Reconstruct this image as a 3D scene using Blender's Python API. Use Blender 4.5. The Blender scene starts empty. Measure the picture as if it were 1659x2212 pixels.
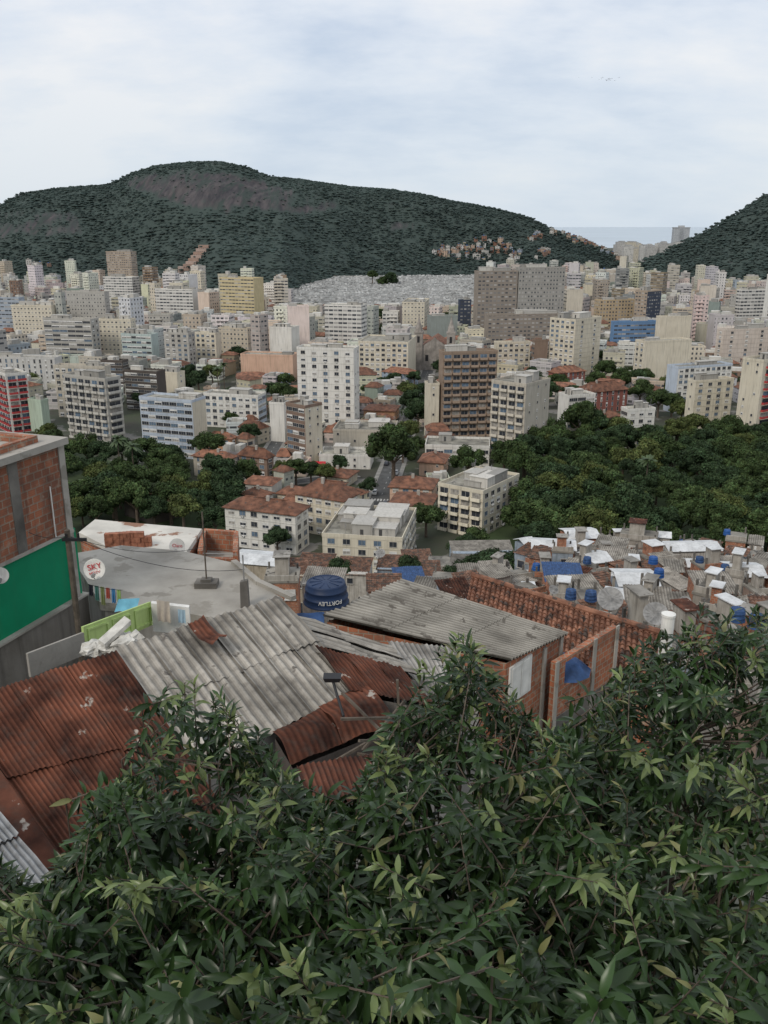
import bpy, math, random
import numpy as np
from mathutils import Vector as V, Matrix, noise as mn
R=random.Random(11); NR=np.random.default_rng(5)
S=bpy.context.scene; COL=S.collection
S.view_settings.view_transform='Standard'; S.view_settings.look='None'; S.view_settings.exposure=0
rad=math.radians
TH=rad(17.9); CT,ST=math.cos(TH),math.sin(TH); F=1912.; CZ=90.
def ray(px,py):
    a=(px-829.5)/F; b=(1106-py)/F
    return V((a,CT+b*ST,-ST+b*CT))
def at(px,py,Y):
    d=ray(px,py); return V((0,0,CZ))+d*(Y/d.y)
def atz(px,py,z):
    d=ray(px,py); return V((0,0,CZ))+d*((z-CZ)/d.z)
def proj(p):
    z=p[2]-CZ; d=max(p[1]*CT-z*ST,.01); return 829.5+F*p[0]/d,1106-F*(p[1]*ST+z*CT)/d
def ip(x,a,b): return float(np.interp(x,a,b))
def sm(x,a,b):
    t=min(1,max(0,(x-a)/(b-a))); return t*t*(3-2*t)
def gz(x,y):
    z=ip(y,[-30,0,10,20,35,55,80,120,170,205],[92,84,79,75.5,67,53,42,26,7,0])
    return z+sm(x,8,45)*ip(y,[0,40,60,120,180,230],[0,0,3,11,7,0])
# ---------------- materials
def N(t,typ,i=None,**k):
    n=t.nodes.new(typ)
    for a,b in k.items(): setattr(n,a,b)
    for a,b in (i or {}).items(): n.inputs[a].default_value=b
    return n
def c4(c): return (max(0,min(1,c[0])),max(0,min(1,c[1])),max(0,min(1,c[2])),1)
def mixc(t,fac,a,b,bt='MIX'):
    n=N(t,'ShaderNodeMix',data_type='RGBA',blend_type=bt)
    for s,v in ((0,fac),(6,a),(7,b)):
        if hasattr(v,'is_output'): t.links.new(v,n.inputs[s])
        else: n.inputs[s].default_value=v if s==0 else c4(v)
    return n.outputs[2]
def mth(t,op,a,b=None):
    n=N(t,'ShaderNodeMath',operation=op)
    for s,v in ((0,a),(1,b)):
        if v is None: continue
        if hasattr(v,'is_output'): t.links.new(v,n.inputs[s])
        else: n.inputs[s].default_value=v
    return n.outputs[0]
def rng(t,v,a,b,lo=0.,hi=1.):
    n=N(t,'ShaderNodeMapRange',i={1:a,2:b,3:lo,4:hi}); t.links.new(v,n.inputs[0]); return n.outputs[0]
def noi(t,vec,scale,detail=4,rough=.55,st=None):
    n=N(t,'ShaderNodeTexNoise',i={'Scale':scale,'Detail':detail,'Roughness':rough})
    if st:
        m=N(t,'ShaderNodeVectorMath',operation='MULTIPLY'); m.inputs[1].default_value=st
        t.links.new(vec,m.inputs[0]); vec=m.outputs[0]
    t.links.new(vec,n.inputs['Vector']); return n.outputs['Fac']
def newmat(name):
    m=bpy.data.materials.new(name); m.use_nodes=True; t=m.node_tree; b=t.nodes['Principled BSDF']
    b.inputs['Specular IOR Level'].default_value=.3
    return m,t,b
def mat(name,col,rough=.85,var=.25,scale=.5,col2=None,streak=0.,ss=1.,spots=None,bump=0.,bs=8.,tint=False,spec=.3,metal=0.):
    m,t,b=newmat(name); pos=N(t,'ShaderNodeNewGeometry').outputs['Position']
    f=rng(t,noi(t,pos,scale),.32,.68)
    c=mixc(t,f,[x*(1-var) for x in col],col2 or [x*(1+var) for x in col])
    if tint:
        a=N(t,'ShaderNodeAttribute',attribute_name='tint'); c=mixc(t,1.,c,a.outputs['Color'],'MULTIPLY')
    if spots:
        sc,th,sz=spots; c=mixc(t,rng(t,noi(t,pos,sz,6,.6),th,th+.04),c,sc)
    if streak:
        s=rng(t,noi(t,pos,ss,4,.6,(3,3,.22)),.48,.75,0,streak); c=mixc(t,s,c,(.06,.053,.045))
    t.links.new(c,b.inputs['Base Color']); b.inputs['Roughness'].default_value=rough
    b.inputs['Specular IOR Level'].default_value=spec; b.inputs['Metallic'].default_value=metal
    if bump:
        bp=N(t,'ShaderNodeBump',i={'Strength':bump,'Distance':.05}); t.links.new(noi(t,pos,bs,5),bp.inputs['Height']); t.links.new(bp.outputs[0],b.inputs['Normal'])
    return m
def citymat():
    m,t,b=newmat('window_grid_plaster'); uv=N(t,'ShaderNodeTexCoord').outputs['UV']
    sp=N(t,'ShaderNodeSeparateXYZ'); t.links.new(uv,sp.inputs[0])
    tn=N(t,'ShaderNodeAttribute',attribute_name='tint').outputs['Color']
    sc=N(t,'ShaderNodeSeparateColor'); t.links.new(tn,sc.inputs[0])
    r=mth(t,'FRACT',mth(t,'MULTIPLY',sc.outputs[0],91.7))
    u=mth(t,'DIVIDE',sp.outputs[0],rng(t,r,0,1,2.4,3.6)); v=mth(t,'DIVIDE',sp.outputs[1],3.0)
    fu,fv=mth(t,'FRACT',u),mth(t,'FRACT',v)
    hw=rng(t,r,.45,.75,.22,.44); hh=rng(t,mth(t,'FRACT',mth(t,'MULTIPLY',r,7.3)),0,1,.15,.25)
    mk=mth(t,'MULTIPLY',mth(t,'LESS_THAN',mth(t,'ABSOLUTE',mth(t,'SUBTRACT',fu,.5)),hw),mth(t,'LESS_THAN',mth(t,'ABSOLUTE',mth(t,'SUBTRACT',fv,.55)),hh))
    cb=N(t,'ShaderNodeCombineXYZ'); t.links.new(mth(t,'FLOOR',u),cb.inputs[0]); t.links.new(mth(t,'FLOOR',v),cb.inputs[1]); t.links.new(mth(t,'MULTIPLY',r,50),cb.inputs[2])
    wn=N(t,'ShaderNodeTexWhiteNoise'); t.links.new(cb.outputs[0],wn.inputs['Vector'])
    pos=N(t,'ShaderNodeNewGeometry').outputs['Position']
    w=mixc(t,rng(t,noi(t,pos,.15),.3,.7),(.85,.85,.85),(1,1,1)); w=mixc(t,1.,w,tn,'MULTIPLY')
    w=mixc(t,rng(t,noi(t,pos,.5,4,.6,(3,3,.2)),.5,.75,0,.3),w,(.13,.12,.1))
    w=mixc(t,mth(t,'MULTIPLY',mth(t,'LESS_THAN',fv,.1),.3),w,(.12,.12,.12))
    g=mixc(t,rng(t,wn.outputs['Value'],.4,.9),(.065,.07,.078),(.4,.385,.36))
    t.links.new(mixc(t,mk,w,g),b.inputs['Base Color']); b.inputs['Roughness'].default_value=.8
    return m
def brickmat(name,c1,c2,mo,bw=.3,rh=.2,ms=.018):
    m,t,b=newmat(name); uv=N(t,'ShaderNodeTexCoord').outputs['UV']
    n=N(t,'ShaderNodeTexBrick',i={'Scale':1.,'Mortar Size':ms,'Brick Width':bw,'Row Height':rh,'Color1':c4(c1),'Color2':c4(c2),'Mortar':c4(mo),'Bias':-.1})
    t.links.new(uv,n.inputs['Vector']); pos=N(t,'ShaderNodeNewGeometry').outputs['Position']
    sp=N(t,'ShaderNodeSeparateXYZ'); t.links.new(uv,sp.inputs[0])
    gr=mth(t,'LESS_THAN',mth(t,'FRACT',mth(t,'MULTIPLY',sp.outputs[1],20.)),.3)
    c=mixc(t,mth(t,'MULTIPLY',gr,.22),n.outputs['Color'],(.1,.04,.02))
    c=mixc(t,rng(t,noi(t,pos,1.3,5,.6),.42,.72,0,.8),c,(.09,.06,.048))
    c=mixc(t,rng(t,noi(t,pos,3.1,5,.6),.58,.7,0,.75),c,mo)
    c=mixc(t,rng(t,noi(t,pos,1.1,4,.6,(3,3,.2)),.52,.75,0,.5),c,(.05,.04,.035))
    t.links.new(c,b.inputs['Base Color']); b.inputs['Roughness'].default_value=.9
    bp=N(t,'ShaderNodeBump',i={'Strength':.6,'Distance':.02}); t.links.new(n.outputs['Fac'],bp.inputs['Height']); bp.invert=True; t.links.new(bp.outputs[0],b.inputs['Normal'])
    return m
M={}
M['city']=citymat()
M['plaster']=mat('painted_plaster',(1.,.99,.97),var=.1,scale=.2,tint=True,streak=.35,ss=.5)
M['wallnear']=mat('weathered_wall_paint',(.95,.93,.9),var=.25,scale=1.2,tint=True,streak=.65,ss=1.2,bump=.2)
M['flat']=mat('flat_roof',(.28,.265,.235),var=.45,scale=.25,tint=True,spots=((.12,.112,.1),.58,.35))
M['tilefar']=mat('clay_tile_roof',(.18,.088,.058),var=.5,scale=.5,tint=True,spots=((.09,.065,.052),.6,.8),col2=(.28,.13,.08))
M['leaf']=mat('tree_foliage',(.050,.079,.031),var=.45,scale=.25,tint=True,rough=.75,spec=.12)
M['palm']=mat('palm_foliage',(.06,.09,.038),var=.3,scale=.6,tint=True,rough=.5)
M['forest']=mat('hazed_forest_canopy',(.058,.079,.072),var=.22,scale=.012,tint=True,rough=.95,spec=.0)  # distance haze painted in: forest green made paler and bluish
M['bark']=mat('bark',(.11,.085,.065),var=.4,scale=3.)
M['glass']=mat('dark_window_glass',(.04,.045,.055),rough=.15,var=.4,scale=.7,spec=.5)
M['glassb']=mat('bluish_window_glass',(.12,.17,.23),rough=.2,var=.3,scale=.7,spec=.5)
M['curtain']=mat('curtained_glass',(.3,.28,.25),rough=.5,var=.4,scale=1.)
M['frame']=mat('window_frame',(.66,.65,.62),rough=.6,var=.15,tint=True)
M['metal']=mat('grey_metal',(.26,.255,.245),rough=.5,var=.3,scale=3)
M['dark']=mat('black_metal',(.025,.025,.027),rough=.5)
M['white']=mat('white_paint',(.76,.74,.69),rough=.6,var=.15,scale=2,streak=.25,ss=2)
M['whitesheet']=mat('white_metal_sheet',(.58,.585,.58),rough=.5,var=.22,scale=.6,streak=.3)
M['rust']=mat('rusted_metal',(.05,.021,.015),rough=.85,var=.45,scale=1.3,col2=(.16,.062,.038),tint=True,spots=((.40,.35,.30),.65,2.6),streak=.5,ss=1.5,bump=.25,bs=14,spec=.15)
M['asb']=mat('fibre_cement_sheet',(.285,.262,.23),rough=.95,var=.4,scale=.9,col2=(.46,.43,.385),tint=True,spots=((.14,.125,.108),.62,2.5),streak=.5,ss=2,bump=.35,bs=20)
M['asb2']=mat('old_grey_sheet',(.22,.205,.182),rough=.95,var=.3,scale=.7,col2=(.345,.325,.29),tint=True,spots=((.12,.108,.092),.58,1.8),bump=.3,bs=20)
M['tile']=mat('terracotta_tile',(.21,.09,.058),rough=.9,var=.45,scale=2.2,col2=(.33,.165,.105),tint=True,spots=((.08,.06,.05),.55,2.6),bump=.3,bs=18)
M['tile2']=mat('weathered_tile',(.155,.082,.056),rough=.9,var=.45,scale=1.2,col2=(.26,.145,.098),tint=True,spots=((.08,.066,.055),.53,1.6))
M['conc']=mat('old_concrete',(.36,.332,.288),rough=.95,var=.3,scale=.5,col2=(.45,.42,.37),spots=((.27,.248,.212),.55,.9),bump=.3,bs=9)
M['concd']=mat('dark_concrete',(.15,.138,.122),rough=.95,var=.45,scale=.9,bump=.3)
M['slabd']=mat('stained_roof_slab',(.2,.185,.16),rough=.95,var=.5,scale=.3,col2=(.35,.325,.28),spots=((.1,.093,.085),.56,.9),bump=.3)
M['brick']=brickmat('clay_block_brick',(.38,.14,.075),(.25,.092,.052),(.32,.24,.18))
M['bricko']=brickmat('orange_block_brick',(.5,.185,.095),(.39,.135,.07),(.40,.32,.24))
M['green']=mat('green_paint',(.0,.23,.105),rough=.75,var=.15,scale=.8,streak=.15,ss=1.5)
M['lime']=mat('lime_paint',(.48,.62,.22),rough=.6,var=.12,scale=2,streak=.15,ss=2)
M['bluetank']=mat('blue_plastic',(.014,.03,.075),rough=.5,var=.25,scale=1.5,spec=.3)
M['bluetank2']=mat('bright_blue_plastic',(.02,.085,.28),rough=.45,var=.2,scale=1.)
M['tarp']=mat('blue_tarpaulin',(.03,.07,.17),rough=.6,var=.4,scale=3)
M['red']=mat('red_lettering',(.5,.02,.03),rough=.6,var=.05)
M['road']=mat('asphalt',(.09,.09,.088),var=.3,scale=.3)
M['pave']=mat('pavement_concrete',(.25,.24,.22),var=.2,scale=.4)
M['mark']=mat('road_paint',(.55,.55,.53),var=.2)
M['cloth']=mat('cloth',(.9,.9,.9),var=.15,scale=6,tint=True,rough=.95)
M['wood']=mat('old_wood',(.11,.09,.07),var=.4,scale=4,bump=.3)
M['bag']=mat('white_plastic_sack',(.56,.54,.49),var=.25,scale=4,rough=.6,bump=.4,bs=12)
M['carp']=mat('car_paint',(.9,.9,.9),var=.02,tint=True,rough=.3,spec=.5)
M['rubber']=mat('tyre_rubber',(.02,.02,.02))
M['tomb']=mat('tomb_stone',(.38,.38,.37),var=.35,scale=.05,tint=True)
M['stone']=mat('church_stone',(.3,.27,.24),var=.3,scale=.3,streak=.4,ss=.4)
# ---------------- mesh helpers
def settint(me,c):
    a=me.attributes.new('tint','FLOAT_COLOR','FACE'); c=np.asarray(c,np.float32)
    c=np.hstack([c[:,:3],np.ones((len(c),1),np.float32)]); a.data.foreach_set('color',c.ravel())
def npmesh(name,vs,fs,mats,tint=None,smooth=False):
    me=bpy.data.meshes.new(name); vs=np.asarray(vs,np.float32); fs=np.asarray(fs,np.int32); k=fs.shape[1]
    me.vertices.add(len(vs)); me.vertices.foreach_set('co',vs.ravel())
    me.loops.add(fs.size); me.loops.foreach_set('vertex_index',fs.ravel())
    me.polygons.add(len(fs)); me.polygons.foreach_set('loop_start',np.arange(0,fs.size,k,dtype=np.int32))
    me.update(calc_edges=True)
    for m in mats: me.materials.append(m)
    me.polygons.foreach_set('use_smooth',np.full(len(fs),bool(smooth)))
    settint(me,np.ones((len(fs),3)) if tint is None else tint)
    return me
def link(name,me,par=None,loc=None,rz=0):
    o=bpy.data.objects.new(name,me); COL.objects.link(o)
    if par: o.parent=par
    if loc is not None: o.location=loc
    if rz: o.rotation_euler=(0,0,rz)
    return o
class MB:
    def __init__(s): s.v=[];s.f=[];s.mi=[];s.c=[];s.col=(1,1,1)
    def face(s,pts,mi=0):
        n=len(s.v); s.v+=[tuple(p) for p in pts]; s.f.append(tuple(range(n,n+len(pts)))); s.mi.append(mi); s.c.append(s.col)
    def hexa(s,p,mi=0):
        for q in ((3,2,1,0),(4,5,6,7),(0,1,5,4),(1,2,6,5),(2,3,7,6),(3,0,4,7)): s.face([p[i] for i in q],mi)
    def box(s,a,b,mi=0):
        x0,y0,z0=a; x1,y1,z1=b
        s.hexa([(x0,y0,z0),(x1,y0,z0),(x1,y1,z0),(x0,y1,z0),(x0,y0,z1),(x1,y0,z1),(x1,y1,z1),(x0,y1,z1)],mi)
    def prism(s,poly,z0,z1,mi=0):
        n=len(poly)
        for i in range(n):
            a,b=poly[i],poly[(i+1)%n]; s.face([(a[0],a[1],z0),(b[0],b[1],z0),(b[0],b[1],z1),(a[0],a[1],z1)],mi)
        s.face([(p[0],p[1],z1) for p in poly],mi); s.face([(p[0],p[1],z0) for p in reversed(poly)],mi)
    def tube(s,p,q,r,r2=None,n=8,mi=0):
        p,q=V(p),V(q); r2=r if r2 is None else r2; d=(q-p).normalized(); a=d.orthogonal().normalized(); b=d.cross(a); k=len(s.v)
        for c,rr in ((p,r),(q,r2)):
            for i in range(n):
                g=2*math.pi*i/n; s.v.append(tuple(c+(a*math.cos(g)+b*math.sin(g))*rr))
        for i in range(n):
            j=(i+1)%n; s.f.append((k+i,k+j,k+n+j,k+n+i)); s.mi.append(mi); s.c.append(s.col)
        for q2 in (range(n-1,-1,-1),range(n,2*n)): s.f.append(tuple(k+i for i in q2)); s.mi.append(mi); s.c.append(s.col)
    def lathe(s,prof,n=24,mi=0,c=(0,0,0)):
        k=len(s.v)
        for r,z in prof:
            for i in range(n):
                g=2*math.pi*i/n; s.v.append((c[0]+r*math.cos(g),c[1]+r*math.sin(g),c[2]+z))
        for a in range(len(prof)-1):
            for i in range(n):
                j=(i+1)%n; s.f.append((k+a*n+i,k+a*n+j,k+a*n+n+j,k+a*n+n+i)); s.mi.append(mi); s.c.append(s.col)
    def mesh(s,name,mats,smooth=False):
        me=bpy.data.meshes.new(name); me.from_pydata(s.v,[],s.f)
        for m in mats: me.materials.append(m)
        me.polygons.foreach_set('material_index',np.array(s.mi,np.int32)); settint(me,s.c)
        if smooth: me.polygons.foreach_set('use_smooth',np.ones(len(s.f),bool))
        uv=me.uv_layers.new(name='UVMap'); out=[]
        for f in s.f:
            a,b,c=V(s.v[f[0]]),V(s.v[f[1]]),V(s.v[f[2]]); n=(b-a).cross(c-a); l=n.length or 1; n=n/l
            if abs(n.z)<.75:
                h=math.hypot(n.x,n.y) or 1; tx,ty=-n.y/h,n.x/h
                for i in f: p=s.v[i]; out+= [p[0]*tx+p[1]*ty,p[2]]
            else:
                for i in f: out+=[s.v[i][0],s.v[i][1]]
        uv.data.foreach_set('uv',np.array(out,np.float32)); return me
    def build(s,name,mats,par=None,loc=None,rz=0,smooth=False): return link(name,s.mesh(name,mats,smooth),par,loc,rz)
REG=[]
def tag(o,label,cat,group=None):
    o['label']=label; o['category']=cat
    if group: o['group']=group
    return o
def auto(o,desc,cat,group,p):
    q=proj(p); REG.append([o,desc,cat,group,q[0],q[1]]); return o
def struct(o): o['kind']='structure'; return o
def stuff(o,label,cat): o['kind']='stuff'; return tag(o,label,cat)
def empty(name,loc=(0,0,0),rz=0):
    o=bpy.data.objects.new(name,None); COL.objects.link(o); o.location=loc; o.rotation_euler=(0,0,rz); o.empty_display_size=.3; return o
def dup(o,loc,rz=0,sc=1):
    r=o.copy(); COL.objects.link(r); r.location=loc; r.rotation_euler=(0,0,rz); r.scale=(sc,sc,sc)
    for k in ('label','category','group'):
        if k in r: del r[k]
    for c in list(o.children):
        d=c.copy(); COL.objects.link(d); d.parent=r
        for g in list(c.children):
            e=g.copy(); COL.objects.link(e); e.parent=d
    return r
def patch(name,A,B,C,D,waves,amp,m,par=None,prof='sin',rows=2,bend=0.,col=(1,1,1),jit=0.,cv=.12,res=6,dirt=.4):
    A,B,C,D=[np.array(x) for x in (A,B,C,D)]; n=np.cross(B-A,D-A); n/=np.linalg.norm(n)
    if n[2]<0: n=-n
    ns=max(2,int(waves*res)); S_=np.linspace(0,1,ns+1)
    if prof=='tile':
        T=[];H=[]
        for k in range(rows): T+=[k/rows,(k+.999)/rows]; H+=[.0,.05]
        T=np.array(T);H=np.array(H)
    else: T=np.linspace(0,1,rows+1); H=np.zeros(rows+1)
    s,t=np.meshgrid(S_,T,indexing='ij')
    P=A*((1-s)*(1-t))[...,None]+B*(s*(1-t))[...,None]+C*(s*t)[...,None]+D*((1-s)*t)[...,None]
    w=np.cos(2*np.pi*waves*s)
    if prof=='tile': w=np.abs(np.cos(np.pi*waves*s))**.7*2-1
    h=amp*w+bend*np.sin(np.pi*t)+H[None,:]*(1 if prof=='tile' else 0)
    if jit: h=h+jit*np.array([[mn.noise(V((a*3+A[0]*7,b*3+A[1]*5,1.7))) for b in T] for a in S_])
    P=P+h[...,None]*n; nt=len(T); i,j=np.meshgrid(np.arange(ns),np.arange(nt-1),indexing='ij')
    f=np.stack([i*nt+j,(i+1)*nt+j,(i+1)*nt+j+1,i*nt+j+1],-1).reshape(-1,4)
    if prof=='tile':
        tt=NR.uniform(1-cv*3,1+cv*2,(int(waves)+2,nt)); cc=tt[(i*waves//ns).astype(int)%(int(waves)+1),j].reshape(-1,1)*np.array(col)
    else:
        base=R.uniform(1-cv,1+cv); gro=(1-dirt+dirt*np.clip((w[i,j]+w[i+1,j])*.5+.55,0,1)).reshape(-1,1)
        cc=gro*np.array([col])*base
    return link(name,npmesh(name,P.reshape(-1,3),f,[m],cc,smooth=(prof!='tile')),par)
def sheets(A,B,C,D,nx,ny,wv,amp,m,par,col=(1,1,1),jit=.03,cv=.14,name='roof_sheet',st=1.,dirt=.4):
    def q(s,t): return A*(1-s)*(1-t)+B*s*(1-t)+C*s*t+D*(1-s)*t
    for i in range(nx):
        for j in range(ny):
            e=.03/ny; z=V((0,0,st*(.045*(ny-1-j)+.012*(i%2)+R.uniform(0,.02))))
            s0,s1=i/nx-.004,(i+1)/nx+.006; t0,t1=j/ny-(e if j else 0)+R.uniform(-.01,.01),(j+1)/ny+e+R.uniform(-.012,.012)
            patch(name,q(s0,t0)+z,q(s1,t0)+z,q(s1,t1)+z,q(s0,t1)+z,wv,amp,m,par,rows=6,jit=jit,col=col,cv=cv,dirt=dirt)
# ---------------- camera, world, sun
cam=bpy.data.cameras.new('camera'); co=bpy.data.objects.new('camera',cam); COL.objects.link(co); S.camera=co
cam.sensor_fit='VERTICAL'; cam.sensor_height=36; cam.lens=36*F/2212; cam.clip_start=.1; cam.clip_end=100000
co.location=(0,0,CZ); co.rotation_euler=(math.pi/2-TH,0,0)
w=bpy.data.worlds.new('World'); S.world=w; w.use_nodes=True; t=w.node_tree; bg=t.nodes['Background']; bg.inputs[1].default_value=.1
sky=N(t,'ShaderNodeTexSky',sky_type='NISHITA',sun_disc=False,sun_elevation=rad(42),sun_rotation=rad(215))
d=N(t,'ShaderNodeTexCoord').outputs['Generated']; sp=N(t,'ShaderNodeSeparateXYZ'); t.links.new(d,sp.inputs[0])
zz=mth(t,'ADD',mth(t,'MAXIMUM',sp.outputs[2],0.),.3)
cb=N(t,'ShaderNodeCombineXYZ'); t.links.new(mth(t,'DIVIDE',sp.outputs[0],zz),cb.inputs[0]); t.links.new(mth(t,'DIVIDE',sp.outputs[1],zz),cb.inputs[1])
n1=noi(t,d,2.6,5,.54,(1,1,2.4)); n2=noi(t,cb.outputs[0],3.2,7,.62,(.8,1.3,1))
f=mth(t,'ADD',mth(t,'MULTIPLY',n1,.66),mth(t,'MULTIPLY',n2,.34))
cl=N(t,'ShaderNodeValToRGB'); t.links.new(f,cl.inputs[0]); e=cl.color_ramp.elements
e[0].position=.38; e[0].color=(.52,.605,.735,1); e[1].position=.595; e[1].color=(.84,.845,.86,1); q=e.new(.485); q.color=(.69,.745,.825,1)
c=mixc(t,rng(t,sp.outputs[2],0.,.2,.75,0.),cl.outputs[0],(.59,.67,.745))
sc_=N(t,'ShaderNodeVectorMath',operation='SCALE',i={'Scale':11.}); t.links.new(c,sc_.inputs[0])
t.links.new(mixc(t,.95,sky.outputs[0],sc_.outputs[0]),bg.inputs[0])
sl=bpy.data.lights.new('sun','SUN'); so=bpy.data.objects.new('sun',sl); COL.objects.link(so); sl.energy=1.5; sl.angle=rad(18); sl.color=(1,.93,.83)
so.rotation_euler=(rad(48),0,rad(-35)); so.location=(-50,-50,300)
# ---------------- ground, sea, roads
ys=np.concatenate([np.arange(-30,240,5),[260,300,400,600,900,1300,1800,2600,4000]]); xs=np.concatenate([[-4000,-2000,-900,-400,-250],np.arange(-160,260,8),[300,420,900,2000,4000]])
X,Y=np.meshgrid(xs,ys,indexing='ij'); Z=np.array([[gz(a,b)+(mn.noise(V((a/9,b/9,0)))*.8 if b<200 else 0) for b in ys] for a in xs])
ny=len(ys); i,j=np.meshgrid(np.arange(len(xs)-1),np.arange(ny-1),indexing='ij')
gm=mat('ground_dirt_and_grass',(.085,.08,.062),var=.4,scale=.06,col2=(.055,.068,.038),spots=((.18,.17,.155),.55,.05))
struct(link('ground',npmesh('ground',np.stack([X,Y,Z],-1).reshape(-1,3),np.stack([i*ny+j,(i+1)*ny+j,(i+1)*ny+j+1,i*ny+j+1],-1).reshape(-1,4),[gm],smooth=True)))
b=MB(); b.face([(-40000,3950,-.6),(40000,3950,-.6),(40000,90000,-.6),(-40000,90000,-.6)])
struct(b.build('sea',[mat('hazed_sea_water',(.48,.54,.59),rough=.8,var=.06,scale=.001,spec=.05)]))  # sea colour lightened towards the horizon sky, haze put into the colour
ROADS=[]
def road(p,q,wd,zeb=None,pv=1.6):
    p=V((p[0],p[1],0));q=V((q[0],q[1],0)); d=(q-p).normalized(); n=V((-d.y,d.x,0)); up=V((0,0,1)); ROADS.append((p,q,wd/2+pv))
    b=MB(); b.face([p+n*-wd/2+up*.05,q+n*-wd/2+up*.05,q+n*wd/2+up*.05,p+n*wd/2+up*.05]); struct(b.build('road',[M['road']]))
    for s in (-1,1):
        b=MB(); a,c=n*s*(wd/2),n*s*(wd/2+pv); b.hexa([p+a,q+a,q+c,p+c]+[x+up*.17 for x in (p+a,q+a,q+c,p+c)]); struct(b.build('pavement',[M['pave']]))
    b=MB(); L=(q-p).length; k=6.
    while k<L-4:
        c=p+d*k; b.face([c-n*.07+up*.06,c+d*2.-n*.07+up*.06,c+d*2.+n*.07+up*.06,c+n*.07+up*.06]); k+=7
    struct(b.build('lane_marking',[M['mark']]))
    if zeb:
        b=MB()
        for z in zeb:
            for k in np.arange(-wd/2+.6,wd/2-.4,1.1):
                c=p+d*z+n*k; b.face([c+up*.06,c+d*2.6+up*.06,c+d*2.6+n*.5+up*.06,c+n*.5+up*.06])
        struct(b.build('zebra_crossing',[M['mark']]))
r0,r1=atz(800,1135,0),atz(928,792,0); road(r0,r1,7.,[26])
road(atz(470,1062,0),atz(770,1025,0),5.);road(atz(545,1045,0),atz(628,905,0),5.5); road(atz(1080,770,0),atz(1700,860,0),8); road(atz(-100,850,0),atz(600,850,0),7)
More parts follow.
